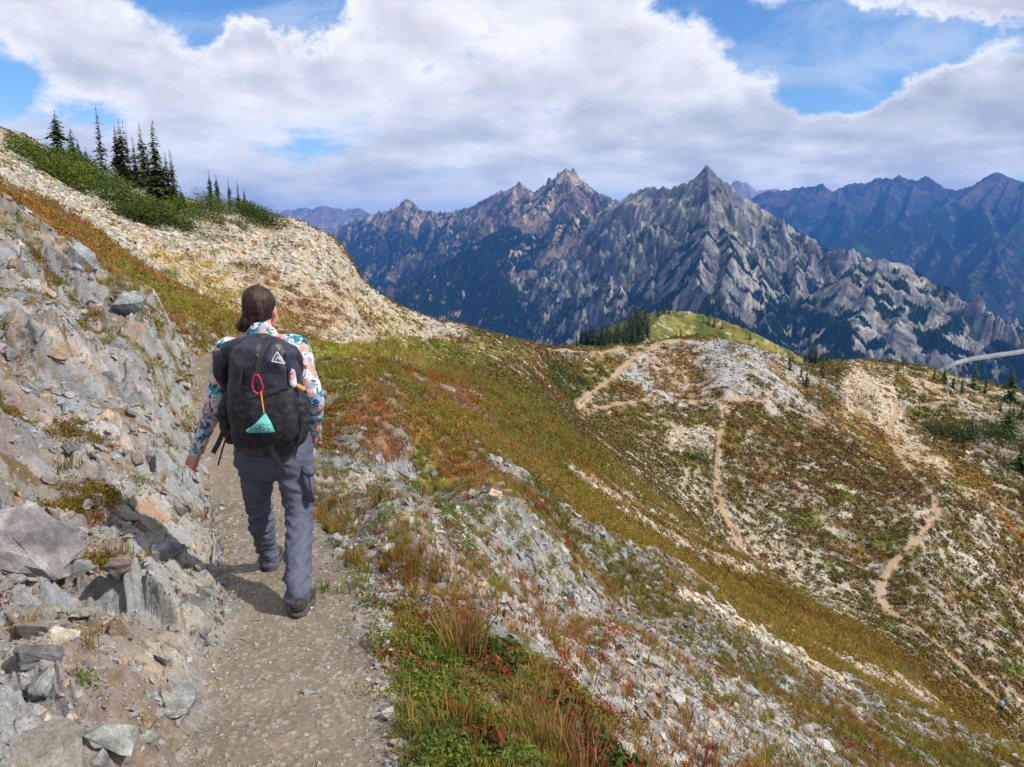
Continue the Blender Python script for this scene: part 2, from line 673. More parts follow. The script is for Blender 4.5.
# right slope: heath band, orange band, talus
paint([(385, 388), (430, 398), (520, 450), (640, 530), (800, 610), (1030, 730), (1030, 750), (900, 712), (700, 600), (560, 505), (450, 440), (400, 405)], .10, None, (.172, .118, .03), soft=.03)
paint([(560, 440), (640, 500), (760, 575), (880, 640), (1030, 715), (1030, 730), (900, 672), (740, 590), (620, 515), (545, 450)], .03, None, (.13, .085, .022), soft=.03)
paint([(395, 405), (430, 425), (480, 455), (530, 480), (520, 488), (470, 468), (420, 435)], .75, GREY, None, soft=.03)
paint([(345, 465), (420, 475), (500, 520), (600, 590), (700, 660), (800, 720), (860, 775), (640, 775), (560, 700), (500, 620), (420, 560), (350, 520)], .52, (.25,.242,.228), None, soft=.06, warp=.12)
paint([(330, 500), (380, 480), (395, 600), (400, 770), (388, 770), (372, 620)], .55, (.25,.235,.215), None, soft=.04)
paint([(520, 545), (700, 620), (900, 700), (1024, 750), (1024, 762), (860, 720), (700, 655), (540, 570)], .60, GREY, None, .7, soft=.04, warp=.10)
paint([(400, 640), (470, 620), (540, 660), (610, 720), (620, 775), (400, 775), (385, 700)], .22, GREY, (.10, .11, .035), soft=.06)
paint([(340, 380), (420, 400), (470, 440), (520, 500), (470, 500), (400, 450), (340, 430)], .12, None, (.17, .11, .035), .9, soft=.05)
paint([(350, 408), (390, 412), (412, 440), (385, 450), (352, 430)], .04, None, (.22, .095, .05), soft=.03)
paint([(405, 468), (440, 462), (470, 490), (445, 500)], .05, None, (.11, .13, .025), .8, soft=.03)
paint([(676, 594), (700, 600), (780, 642), (862, 690), (850, 694), (765, 648), (700, 612)], .72, PALE, None, soft=.015, warp=.03)
paint([(780, 626), (860, 664), (950, 712), (1015, 745), (1000, 748), (930, 712), (840, 664)], .60, PALE, None, soft=.015, warp=.03)
paint([(560, 500), (640, 548), (720, 596), (715, 602), (630, 560), (555, 510)], .5, GREY, None, soft=.015, warp=.03)
# the bowl
paint([(560, 462), (590, 478), (650, 522), (720, 556), (810, 588), (870, 622), (850, 624), (740, 577), (650, 532), (590, 492)], .55, PALE, None, soft=.02, warp=.03)
paint([(600, 440), (700, 480), (790, 540), (860, 600), (800, 590), (700, 545), (620, 500)], .5, PALE, None, .8, soft=.05)
paint([(640, 350), (690, 338), (745, 342), (800, 368), (850, 400), (900, 440), (870, 446), (800, 412), (740, 398), (660, 398), (620, 385)], .74, (.27,.27,.27), (.20, .13, .06), soft=.04)
paint([(655, 348), (700, 342), (712, 380), (690, 398), (640, 398)], .38, (.27,.24,.21), (.19, .12, .055), soft=.04)
paint([(580, 408), (730, 405), (712, 440), (640, 440), (590, 425)], .12, TAN, (.12, .095, .035), soft=.03)
paint([(740, 408), (800, 415), (880, 450), (930, 500), (880, 545), (800, 520), (735, 470)], .20, PALE, (.10, .068, .025), soft=.05)
paint([(735, 410), (790, 415), (840, 440), (790, 450), (740, 445)], .04, PALE, (.11, .08, .03), soft=.03)
paint([(780, 375), (840, 398), (920, 440), (1024, 520), (1024, 545), (930, 482), (850, 430)], .10, TAN, (.22, .14, .045), .85, soft=.03)
paint([(850, 372), (880, 380), (905, 420), (930, 450), (950, 470), (930, 470), (890, 440), (850, 405)], .85, (.35,.29,.21), None, soft=.03)
paint([(820, 362), (900, 362), (1024, 395), (1024, 420), (940, 400), (880, 385)], .55, (.32,.275,.205), (.16, .12, .04), soft=.03)
paint([(900, 460), (960, 480), (1024, 540), (1024, 640), (930, 560)], .42, PALE, None, .6, soft=.05)
paint([(950, 400), (1024, 400), (1024, 480), (980, 470)], .62, (.25,.235,.21), None, .8, soft=.05)
paint([(675, 430), (705, 428), (720, 445), (700, 452), (672, 445)], .85, PALE, None, soft=.02)

VC = mixc(VC, (.13, .135, .025), sm(.12, .5, fbm(X / 2.4, Y / 2.4, 891, 4)) * .5 * (1 - left) * (1 - .5 * far))
VC = mixc(VC, (.24, .085, .03), sm(.05, .5, fbm(X / 2.0 + 5, Y / 2.0, 892, 4)) * .48 * (1 - left) * (1 - .4 * far))
VC = mixc(VC, (.11, .12, .025), sm(.1, .5, fbm(X / 9, Y / 5, 893, 4)) * .7 * far)
VC = mixc(VC, (.20, .09, .035), sm(.15, .5, fbm(X / 8 + 50, Y / 5, 894, 4)) * .32 * far)
# ---- rock facets: real relief at several sizes, each kept where it is large enough to show
ca, sa = math.cos(.35), math.sin(.35)
U1 = (X * ca - Y * sa)
V1 = (X * sa + Y * ca)
wx = .25 * fbm(X / .6, Y / .6, 5, 2)
disp = np.zeros(X.shape, np.float32)
tone = np.ones(X.shape, np.float32)
hue = np.zeros(X.shape, np.float32)
rockmask = np.zeros(X.shape, np.float32)
slab = left
LEV = [(3.2, 14, 500, .12, 1), (1.1, 8, 320, .14, 2), (.42, 2.5, 110, .15, 3), (.16, .5, 38, .22, 4), (.065, .5, 11, .30, 5), (.028, .5, 4.6, .36, 6)]
pat = fbm(X / 6, Y / 3, 881, 4)
cov = rockf + .10 * nb + .20 * nc * (1 - far) + .07 * ne + .24 * pat * far
for sc, r0, r1, amp, sd in LEV:
    i0, i1 = np.searchsorted(G.R, [r0 * .8, r1 * 1.2])
    sl = slice(i0, i1)
    st = 1.0 + .9 * sm(15, 40, RR[sl])          # stones drawn out down the fall line in the distance
    h_, e_, a_, b_, c_ = facet(U1[sl] / sc / st + wx[sl], V1[sl] / sc * (1 + .25 * slab[sl]) + wx[sl], sd * 10)
    fade = sm(r0 * .8, r0, RR[sl]) * (1 - sm(r1 * .8, r1 * 1.2, RR[sl])) if r0 > .5 else 1 - sm(r1 * .8, r1 * 1.2, RR[sl])
    is_r = sm(-.12, .12, cov[sl] - a_ * .9) if sc < 1 else sm(-.1, .1, cov[sl] * .8 - a_)
    k = is_r * fade
    rise = sm(0, .16, e_)
    big = .55 if sc > 2 else 1
    disp[sl] += k * sc * amp * (h_ * .8 - .1) * rise * big
    tone[sl] *= 1 + fade * (.45 * (b_ - .5) * (.6 if sc < .1 else 1)) * is_r
    hue[sl] += fade * (c_ - .5) * is_r
    rockmask[sl] = np.maximum(rockmask[sl], k * rise)
if DEBUG:
    for nm, pts_ in (('skyline', [(0,136),(90,180),(200,205),(285,222),(357,280),(412,314),(520,340),(600,350),(650,346),(700,337),(800,366),(860,360),(930,370),(1024,396)]),):
        e_ = (Zs / RR)
        for u_, v_ in pts_:
            x_, y_, z_ = ray(u_, v_)
            j_ = int(np.interp(math.atan2(x_, y_), th, np.arange(len(th))))
            k_ = int(np.argmax(e_[:, j_]))
            print('SKY', u_, 'want e %.3f got %.3f at r=%.0f' % (z_ / math.hypot(x_, y_), e_[k_, j_], G.R[k_]))
mound = (.05 * fbm(X / .35, Y / .35, 91, 3) + .10 * nc) * (1 - rockmask)
bigb = (.35 * fbm(X / 4, Y / 4, 15, 4) * sm(12, 40, RR) + .9 * fbm(X / 14, Y / 14, 16, 3) * sm(60, 110, RR))
disp += mound * (1 - .5 * far) * sm(.3, 1.5, RR / 3) + bigb * .8
# slabby outcrop beside the trail
ob = slab * (1 - sm(10, 14, RR))
h1, e1, a1, b1, c1 = facet(U1 / .95 + .3 * nc, V1 / .55 + .3 * nc, 301)
disp += ob * bare * (h1 - .3) * (.10 + .08 * sm(5, 9, RR)) * sm(0, .07, e1) * sm(1.2, 2.5, RR)
h2_, e2_, a2_, b2_, c2_ = facet(U1 / .30 + .4 * nc, V1 / .16 + .4 * nc, 321)
disp += ob * bare * (h2_ - .3) * .085 * sm(0, .14, e2_)
h3_, e3_, a3_, b3_, c3_ = facet(U1 / .09, V1 / .055, 331)
disp += ob * bare * (h3_ - .3) * .03 * sm(0, .14, e3_)
tone *= 1 + ob * bare * (.35 * (b2_ - .5) + .35 * (b3_ - .5) + .3 * (b1 - .5))
def strata(per, seed, dirx, diry, dirz):
    q = (X * dirx + Y * diry + (Zs + .35 * L_bank) * dirz) / per + .9 * fbm(X / 1.4, Y / 1.4, seed, 3) + .25 * fbm(X / .25, Y / .25, seed + 2, 2)
    f = q - np.floor(q)
    saw = np.where(f < .82, f / .82, (1 - f) / .18)
    return saw.astype(np.float32), h01(np.floor(q), np.floor(q) * 0 + seed, seed)
L_bank = 0
s1, t1s = strata(.34, 861, .45, .35, 1.0)
s2, t2s = strata(.115, 871, .50, .30, 1.0)
nearr = 1 - sm(7, 12, RR)
disp += ob * (.35 + .65 * bare) * ((s1 - .5) * .11 + (s2 - .5) * .042 * nearr)
tone *= 1 + ob * bare * (.5 * (t1s - .5) + .4 * (t2s - .5))
hue += ob * bare * (t1s - .5) * .8
lip = ob * np.exp(-((-(X - np.interp(Y, XT_Y, XT_X)) - .62) / .24) ** 2)
disp += lip * (.10 + .10 * fbm(X / .7, Y / .7, 811, 3)) * (RR < 9)
disp += ob * .22 * fbm(X / 1.3, Y / 1.3, 33, 4)
inpath = 1 - sm(.75, 1.25, PATHD + .22 * ne + .12 * nc)
nearp = inpath * (1 - sm(14, 26, RR))
disp = lerp(disp, disp * .07 + .012 * fbm(X / .25, Y / .25, 71, 4) * (RR < 30), nearp)
disp = lerp(disp, disp * .3, inpath * (1 - nearp))
G.Z = G.Z + disp

# ---- colour
rock = RC * tone[..., None]
rock = mixc(rock, rock * np.array([1.18, .98, .80], np.float32), sm(.15, .8, hue))
rock = mixc(rock, rock * np.array([.86, .98, 1.08], np.float32), sm(.15, .8, -hue))
lich = np.clip(sm(.15, .5, fbm(X / .8, Y / .8, 120, 5)) * left + lip * 1.1, 0, 1)
rock = mixc(rock, (.27,.275,.26), lich * .6)
rock = mixc(rock, (.15,.10,.075), sm(.15, .5, fbm(X / 1.7, Y / 1.7, 130, 4)) * left * .7)
rust_ = sm(.38, .7, fbm(X / .5, Y / .5, 140, 4)) * left
rock = mixc(rock, (.27,.14,.05), rust_ * .6)
soil = np.array([.16, .12, .085], np.float32)
veg = VC * (1 + .55 * fbm(X / .3, Y / .3, 150, 3) * (1 - far) + .5 * fbm(X / 1.3, Y / 1.3, 151, 3))[..., None].clip(.25, 2)
veg = mixc(veg, YGR, sm(.25, .8, fbm(X / 1.5 + 9, Y / 1.5, 160, 4)) * .30)
veg = mixc(veg, (.07, .10, .025), sm(.2, .8, fbm(X / 1.1, Y / 1.1, 161, 3)) * .35)
colr = mixc(veg, (0, 0, 0), np.zeros_like(rockmask))
colr = lerp(veg, rock, np.clip(rockmask, 0, 1)[..., None])
lsoil = left * (1 - rockmask)
colr = mixc(colr, np.array([.10, .068, .05], np.float32) * (1 + .3 * ne[..., None]), lsoil * .8)
# scattered small pale stones far off
spk = facet(U1 / 1.5 / 1.8, V1 / .75, 400)
k = sm(.88, .95, spk[2] + .25 * (cov - .3)) * sm(30, 60, RR) * (RR < 260) * sm(0, .2, spk[1])
colr = mixc(colr, (.36,.33,.28), k * .75)
G.Z += k * .12
spk = facet(U1 / .7 / 1.8, V1 / .4, 410)
k = sm(.86, .94, spk[2] + .3 * (cov - .3)) * sm(20, 40, RR) * (1 - sm(120, 170, RR)) * sm(0, .2, spk[1])
colr = mixc(colr, (.33,.30,.25), k * .75)
G.Z += k * .06
# dark tufts of heath far off
tf = facet(X / 1.0, Y / 1.0, 420)
k = sm(.55, .7, tf[2]) * sm(30, 60, RR) * (1 - rockmask) * sm(0, .25, tf[1])
colr = mixc(colr, colr * .65, k * .6)
G.Z += k * .15
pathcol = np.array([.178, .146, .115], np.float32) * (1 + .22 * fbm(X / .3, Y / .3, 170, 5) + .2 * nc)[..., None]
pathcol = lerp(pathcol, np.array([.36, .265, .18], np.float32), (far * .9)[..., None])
peb = facet(X / .02, Y / .02, 500)
pk = sm(.80, .88, peb[2]) * (RR < 7) * (1 - far)
pathcol = mixc(pathcol, (.29,.27,.24), pk * .6)
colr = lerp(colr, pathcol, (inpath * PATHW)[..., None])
G.Z += (pk * .005 * inpath * sm(.02, .2, peb[1])).astype(np.float32)
edgew = np.exp(-((PATHD - 1.35) / .3) ** 2) * PATHW * (1 - nearp)
colr = mixc(colr, (.30, .26, .20), edgew * .55 * sm(-.2, .4, ne + nc))
colr = np.clip(colr, .012, .75)

# ---- split into path and hillside meshes
Vg = G.verts()
Cg = colr.reshape(-1, 3)
qd = G.quads()
pm = (inpath[:-1, :-1] > .5) & (PATHW[:-1, :-1] > .3)
mat_ground = tint_material('stony_ground', rough=.92, spec=.12, vary=.22, scale=38, bump=.5, bdist=.012, scale2=160)
mat_path = tint_material('trodden_dirt', rough=.95, spec=.1, vary=.20, scale=55, bump=.5, bdist=.008, scale2=240)


def sub_mesh(name, sel, mat):
    F = qd[sel].reshape(-1, 4)
    idx, inv = np.unique(F, return_inverse=True)
    return np_mesh(name, Vg[idx], inv.reshape(-1, 4), mat, color=Cg[idx])


ground = sub_mesh('hillside', ~pm, mat_ground)
tag(ground, 'stony alpine slope of pale talus, heather and autumn grass', kind='structure')
path = sub_mesh('path', pm, mat_path)
tag(path, 'narrow dirt footpath contouring round the mountain bowl', kind='structure')
# ================================================================== the mountains beyond
def mountain_grid(t0, t1, nt, r0, r1, nr):
    g = Grid(np.linspace(D(t0), D(t1), nt), np.linspace(math.log(r0), math.log(r1), nr))
    return g


def ridge_height(X, Y, ridges, floor, warp, wsc, seed):
    """highest of many roof-shaped ridges, seen from above"""
    wx = fbm(X / wsc, Y / wsc, seed, 4) * warp
    wy = fbm(X / wsc + 31, Y / wsc, seed + 5, 4) * warp
    Z = np.full(X.shape, -1e9)
    Dm = np.full(X.shape, 1e9)
    for rd in ridges:
        k = rd.get('k', .75)
        P = np.array([at(*p) for p in rd['p']])
        jag = rd.get('jag', 0)
        for a, b in zip(P[:-1], P[1:]):
            ab = (b - a)[:2]
            L2 = ab @ ab + 1e-6
            t = np.clip(((X - a[0]) * ab[0] + (Y - a[1]) * ab[1]) / L2, 0, 1)
            d0 = np.hypot(X - a[0] - t * ab[0], Y - a[1] - t * ab[1])
            wf = sm(0, wsc * .6, d0)
            d = np.hypot(X + wx * wf - a[0] - t * ab[0], Y + wy * wf - a[1] - t * ab[1])
            z = a[2] + t * (b[2] - a[2]) - k * d * (1 + .25 * np.exp(-d / (wsc * .5)))
            if jag:
                s = t * math.sqrt(L2) / jag + a[0] / jag
                z = z + jag * .28 * (ridged(s, s * 0 + 3.3, seed + 70, 3) - .75) * np.exp(-d0 / jag)
            m = z > Z
            Z = np.where(m, z, Z)
            Dm = np.where(m, d0, Dm)
    return np.maximum(Z, floor + 0 * Z), Dm


def normals(g):
    dzr = np.gradient(g.Z, axis=0) / (np.gradient(g.R)[:, None])
    dzt = np.gradient(g.Z, axis=1) / (np.gradient(g.th)[None] * g.R[:, None])
    return np.hypot(dzr, dzt)


mat_mount = tint_material('mountain_rock', rough=.95, spec=.08, vary=.32, scale=.03, bump=0, scale2=.10)


def mountain(name, label, g, ridges, floor, rockc, rockc2, tree, treevar, warp, wsc, seed, rough, forest_c=(.008, .017, .012), green=.3):
    X, Y = g.X, g.Y
    Z, Dm = ridge_height(X, Y, ridges, floor, warp, wsc, seed)
    w = sm(0, wsc * .9, Dm)
    n1 = ridged(X / wsc / .8, Y / wsc / .8, seed + 1, 6, .56)
    Z = Z + (n1 - .62) * rough * w + (ridged(X / wsc * 4, Y / wsc * 4, seed + 9, 3) - .6) * rough * .12
    g.Z = Z
    sl = normals(g)
    nz = fbm(X / wsc / .7, Y / wsc / .7, seed + 20, 5)
    nf = fbm(X / wsc * 6, Y / wsc * 6, seed + 22, 4)
    line = tree + treevar * nz
    f = sm(-treevar * .2, treevar * .2, line - Z + nf * treevar * .35) * (1 - .85 * sm(.95, 1.35, sl + .25 * nf))
    # chutes running down between the ribs stay treeless
    rk = lerp(np.array(rockc, np.float32), np.array(rockc2, np.float32), sm(-.4, .4, nz + .4 * nf)[..., None])
    blk = facet(X / 55, Y / 55, seed + 91)
    blk2 = facet(X / 22, Y / 22, seed + 92)
    rk = rk * (1 + .55 * (blk[2] - .5) + .45 * (blk2[2] - .5))[..., None]
    rk = mixc(rk, (.022, .036, .020), sm(.15, .4, vn(X / 34, Y / 34, seed + 93) + .5 * nf) * .75 * (1 - sm(tree + treevar * 1.5, tree + treevar * 3, Z)))
    rk = rk * (1 + .35 * fbm(X / wsc * 9, Y / wsc * 9, seed + 33, 3) + .25 * (n1 - .6))[..., None]
    tun = sm(.0, .5, fbm(X / wsc * 3, Y / wsc * 3, seed + 44, 4)) * (1 - sm(.6, 1.0, sl)) * green
    ch_ = ridged(np.arctan2(X, Y) * 34 + .6 * nz, np.log(np.hypot(X, Y)) * 2.5, seed + 61, 3)       # pale stone chutes
    rk = mixc(rk, np.array(rockc2, np.float32) * 1.35, sm(.72, .86, ch_) * .7)
    rk = mixc(rk, (.045, .055, .028), sm(.05, .45, nf + .5 * nz) * green)
    rk = mixc(rk, (.085, .10, .035), tun * .6)
    c = lerp(rk, np.array(forest_c, np.float32) * np.ones_like(rk), f[..., None])
    c = mixc(c, (.075, .10, .03), sm(.35, .7, fbm(X / wsc * 1.7, Y / wsc * 1.7, seed + 55, 4)) * f * green)
    g.forest = f
    g.sparse = np.clip((1 - f) * sm(.0, .45, nf + .7 * nz) * (1 - sm(tree + treevar * 1.2, tree + treevar * 2.6, Z)), 0, 1)
    g.color = np.clip(c, .01, .6)
    return g


def mount_build(name, label, g):
    o = np_mesh(name, g.verts(), g.quads().reshape(-1, 4), mat_mount, color=g.color.reshape(-1, 3))
    return tag(o, label, kind='structure')


def ribs(crest, step, du, dv, dd, k, seed, slant=0.0, jag=0):
    """side ridges running down from a crest (list of u, v, d)"""
    rg = np.random.default_rng(seed)
    C_ = np.array(crest, float)
    out = []
    u = C_[0, 0] + step * .5
    while u < C_[-1, 0]:
        v, d = np.interp(u, C_[:, 0], C_[:, 1]), np.interp(u, C_[:, 0], C_[:, 2])
        L_ = .7 + .6 * rg.random()
        pts = [(u, v + 1.5, d)]
        for t in (.25, .5, .75, 1.0):
            pts.append((u + du * t * L_ + slant * (u - C_[:, 0].mean()) * t + rg.normal() * step * .5, v + 2 + dv * (t ** .9) * L_ + rg.normal() * 2, d - dd * t * L_))
        out.append(dict(p=pts, k=k * (.85 + .3 * rg.random()), jag=jag))
        u += step * (.35 + 1.3 * rg.random() ** 1.5)
    return out


# --- central pyramid and the spur falling from it to the right
gc = mountain_grid(-9, 43, int(760 * QUAL), 1500, 6200, int(620 * QUAL))
RC_ = [
    dict(p=[(684, 187, 4560), (691, 180, 4530), (697, 174, 4510), (703, 168, 4495), (707, 165.5, 4490), (712, 167, 4490), (717, 173, 4490), (724, 179, 4500), (733, 186, 4520)], k=1.25, jag=45),
    dict(p=[(708, 166, 4490), (709, 185, 4350), (704, 205, 4200)], k=1.1),
    dict(p=[(708, 167, 4500), (720, 176, 4520), (732, 186, 4540), (744, 195, 4570), (766, 209, 4600), (782, 222, 4500), (807, 234, 4400), (827, 250, 4280), (850, 250, 4150)], k=.92, jag=90),
    dict(p=[(850, 249, 4250), (870, 256, 4300), (885, 262, 4300)], k=.8),
    dict(p=[(846, 292, 3380), (851, 274, 3500), (862, 264, 3600), (880, 259, 3650), (900, 262, 3650), (915, 272, 3620), (932, 287, 3560), (952, 303, 3480), (972, 317, 3400), (992, 332, 3300), (1012, 350, 3150), (1030, 375, 3000)], k=.60),
    dict(p=[(880, 259, 3650), (872, 290, 3350), (858, 318, 3150), (850, 345, 2950)], k=.62),
    dict(p=[(900, 262, 3650), (902, 300, 3350), (895, 330, 3100), (890, 360, 2850)], k=.58),
    dict(p=[(925, 281, 3600), (935, 312, 3300), (940, 345, 3000)], k=.58),
    dict(p=[(708, 166, 4500), (692, 180, 4600), (672, 187, 4800), (650, 186, 5200), (632, 192, 5400), (618, 205, 5500)], k=.85, jag=90),
    # low wooded spurs in front
    dict(p=[(560, 350, 2900), (640, 340, 2800), (700, 356, 2700), (760, 372, 2600)], k=.45),
]
RC_ += ribs([(618, 205, 5500), (650, 186, 5200), (672, 187, 4800), (690, 180, 4600), (708, 166, 4500)], 16, -14, 125, 1500, .98, 801, .25, 40)
RC_ += ribs([(708, 166, 4500), (735, 196, 4550), (760, 214, 4600), (785, 222, 4500), (803, 238, 4400), (835, 253, 4250)], 15, 26, 112, 1350, .98, 802, .22, 40)
RC_ += 0 * ribs([(850, 250, 4150), (880, 258, 4000), (900, 262, 3900), (925, 282, 3750), (955, 305, 3600), (985, 335, 3400)], 14, 6, 75, 850, .85, 803, .1, 25)
mountain('mountain', '', gc, RC_, -1050, (.088, .087, .092), (.24, .22, .19), -315 - 170 * sm(.40, .47, gc.X / gc.Y), 190, 150, 520, 900, 330, green=.75)
mount_build('mountain', 'steep grey pyramid peak with pale gullies in the middle distance', gc)

# --- the castellated peaks and the long wooded flank to the left of it
gl = mountain_grid(-24, 13, int(600 * QUAL), 3300, 11000, int(560 * QUAL))
RL_ = ribs([(345, 222, 10000), (370, 216, 9800), (406, 206, 9350), (440, 212, 9000), (472, 207, 8700), (508, 190, 8300)], 11, -6, 60, 2400, 1.0, 811, .1, 60) + ribs([(519, 190, 8200), (544, 190, 7600), (566, 180, 7150), (590, 190, 7000), (620, 204, 6700)], 11, 4, 52, 1500, 1.0, 812, .3, 60) + [
    dict(p=[(540, 193, 7400), (545, 183, 7350), (549, 176, 7320), (554, 178, 7280), (558, 172, 7250), (562, 173, 7220), (566, 168, 7190), (570, 170, 7170), (574, 167.5, 7150), (578, 173, 7120), (582, 181, 7100), (588, 187, 7050)], k=2.2, jag=120),
    dict(p=[(512, 187, 8260), (516, 184, 8250), (519, 180, 8220), (523, 185, 8210), (529, 188, 8200)], k=1.8, jag=90),
    dict(p=[(396, 206, 9400), (401, 202, 9380), (406, 198, 9350), (412, 200, 9340), (417, 207, 9300)], k=2.0, jag=90),
    dict(p=[(455, 210, 8880), (459, 207, 8850), (464, 211, 8820)], k=2.0, jag=60),
    dict(p=[(340, 226, 10200), (370, 214, 9800), (392, 209, 9500), (400, 207, 9400), (406, 206, 9350), (414, 207, 9300), (420, 210, 9200), (440, 211, 9000),
            (452, 212, 8900), (460, 210, 8850), (472, 205, 8700), (490, 196, 8500), (508, 188, 8300), (514, 188, 8250), (519, 187, 8220), (526, 189, 8200),
            (536, 192, 8000), (544, 186, 7600), (552, 181, 7300), (560, 177, 7200), (566, 174, 7150), (574, 174, 7100), (581, 182, 7050), (590, 188, 7000),
            (605, 196, 6900), (622, 203, 6700)], k=.85, jag=150),
    dict(p=[(566, 169, 7150), (540, 205, 6700), (505, 228, 6200), (470, 250, 5700), (430, 280, 5200), (395, 305, 4800), (360, 335, 4400)], k=.62),
    dict(p=[(566, 169, 7150), (580, 215, 6300), (590, 250, 5700), (600, 300, 4900)], k=.6),
    dict(p=[(605, 196, 6900), (640, 225, 6200), (650, 260, 5600)], k=.6),
    dict(p=[(519, 181, 8220), (500, 215, 7700), (480, 235, 7300)], k=.8),
    dict(p=[(406, 200, 9350), (400, 235, 8700), (385, 265, 8000)], k=.8),
    dict(p=[(440, 211, 9000), (445, 240, 8300), (435, 262, 7800)], k=.8),
    dict(p=[(370, 214, 9800), (360, 240, 9200), (345, 262, 8600)], k=.8),
    dict(p=[(470, 250, 5700), (500, 290, 5000), (520, 330, 4400)], k=.55),
]
mountain('mountain', '', gl, RL_, -1250, (.085, .062, .055), (.29, .222, .165), 55, 230, 200, 760, 930, 330, green=.35)
mount_build('mountain', 'range of jagged brown peaks above a dark wooded flank', gl)

# --- range to the right, cloud shade painted in by darkened rock colours
gr = mountain_grid(11, 43, int(520 * QUAL), 5200, 15500, int(440 * QUAL))
RR_ = ribs([(745, 201, 12400), (803, 188, 12100), (850, 185, 11800), (900, 176, 11400), (950, 190, 11000), (998, 173, 10400), (1040, 180, 10000)], 24, -34, 78, 3200, .80, 821, .2, 90) + [
    dict(p=[(700, 215, 12500), (745, 200, 12400), (765, 191, 12300), (785, 189, 12200), (803, 186, 12100), (822, 184, 12000), (832, 190, 12000), (850, 183, 11800), (868, 182, 11700), (880, 177, 11600),
            (893, 178, 11500), (900, 173, 11400), (908, 177, 11400), (918, 179, 11300), (926, 174, 11300), (935, 181, 11200), (950, 189, 11000), (965, 188, 10800), (980, 180, 10600),
            (990, 174, 10500), (998, 170, 10400), (1006, 175, 10300), (1024, 181, 10200), (1060, 178, 10000), (1120, 190, 9800)], k=.8, jag=210),
    dict(p=[(998, 170, 10400), (960, 200, 9800), (915, 215, 9300), (870, 232, 8800), (830, 245, 8400), (790, 262, 8000)], k=.58),
    dict(p=[(1024, 181, 10200), (1010, 222, 9000), (960, 250, 8200), (900, 285, 7600)], k=.58),
    dict(p=[(1120, 190, 9800), (1060, 235, 8200), (1000, 275, 7200), (950, 310, 6500)], k=.55),
    dict(p=[(880, 177, 11600), (850, 205, 10900), (820, 228, 10300)], k=.75),
    dict(p=[(803, 186, 12100), (790, 212, 11400), (775, 235, 10800)], k=.75),
]
mountain('mountain', '', gr, RR_, -1500, (.025, .026, .034), (.085, .066, .058), 300, 380, 260, 1150, 960, 430, green=.5)
mount_build('mountain', 'long dark blue serrated range on the right horizon', gr)

# --- faint range far to the left, and one far summit behind the pyramid
gf = mountain_grid(-24, 26, int(420 * QUAL), 15000, 25000, int(160 * QUAL))
RF_ = [
    dict(p=[(230, 222, 19000), (275, 212, 19000), (300, 207, 19000), (312, 208, 19000), (322, 205, 19000), (345, 209, 19000), (358, 207, 19000), (372, 214, 19000), (440, 214, 19500),
            (540, 222, 20000)], k=.6, jag=240),
    dict(p=[(700, 205, 17000), (730, 183, 17000), (738, 179, 17000), (746, 182, 17000), (756, 190, 17000), (775, 188, 17500), (800, 196, 18000)], k=.7, jag=200),
]
mountain('mountain', '', gf, RF_, -1900, (.15, .12, .11), (.24, .19, .16), -500, 300, 300, 1500, 965, 380)
mount_build('mountain', 'hazy blue range on the far left horizon', gf)

# valley floor under everything

vm = tint_material('valley_ground', vary=.4, scale=.004, rough=.95)
tag(np_mesh('valley', [(-15800, -4800, -1920), (18800, -4800, -1920), (18800, 26800, -1920), (-15800, 26800, -1920)], np.array([[0, 1, 2, 3]]), vm, color=np.tile([.03, .05, .025], (4, 1))),
    'wooded valley floor', kind='structure')

# ================================================================== wooded grassy hill behind the saddle
gh = mountain_grid(2, 31, int(420 * QUAL), 230, 620, int(260 * QUAL))
HR = [
    dict(p=[(560, 350, 400), (590, 337, 400), (610, 326, 400), (640, 315, 400), (668, 310, 398), (690, 312, 392), (720, 319, 385), (750, 331, 378), (790, 351, 368),
            (820, 372, 360), (900, 400, 340)], k=.50),
    dict(p=[(668, 310, 398), (650, 328, 350), (640, 342, 310), (650, 350, 260)], k=.45),
]
Zh, Dh = ridge_height(gh.X, gh.Y, HR, -220, 8, 60, 1200)
gh.Z = Zh + (fbm(gh.X / 30, gh.Y / 30, 1210, 4) * 3 + fbm(gh.X / 5, gh.Y / 5, 1211, 3) * .5) * sm(0, 40, Dh) + .3 * fbm(gh.X / 4, gh.Y / 4, 1212, 3)
nh = fbm(gh.X / 22, gh.Y / 22, 1220, 4)
nh2 = fbm(gh.X / 5, gh.Y / 5, 1221, 4)
ch = lerp(np.array((.20, .17, .055), np.float32), np.array((.085, .10, .028), np.float32), sm(-.3, .3, nh)[..., None])
ch = mixc(ch, (.24, .14, .055), sm(.1, .5, nh2) * .6)
ug = np.arctan2(gh.X, gh.Y)
wl = 1 - sm(math.atan2(640 - 512, FPX) - .01, math.atan2(672 - 512, FPX) + .01, ug + .012 * nh)
ch = mixc(ch, (.045, .065, .022), wl * .9)
gk_ = facet(gh.X / 2.2, gh.Y / 2.2, 1230)
ch = mixc(ch, (.05, .075, .02), sm(.72, .8, gk_[2]) * .7)
ch = mixc(ch, (.33, .29, .22), sm(.93, .97, gk_[3]) * .8)
gh.Z += sm(.72, .8, gk_[2]) * .5
gh.color = ch * (1 + .45 * nh2)[..., None]
hill = np_mesh('hill', gh.verts(), gh.quads().reshape(-1, 4), mat_ground, color=np.clip(gh.color, .01, .5).reshape(-1, 3))
tag(hill, 'grassy green knoll with firs beyond the saddle', kind='structure')


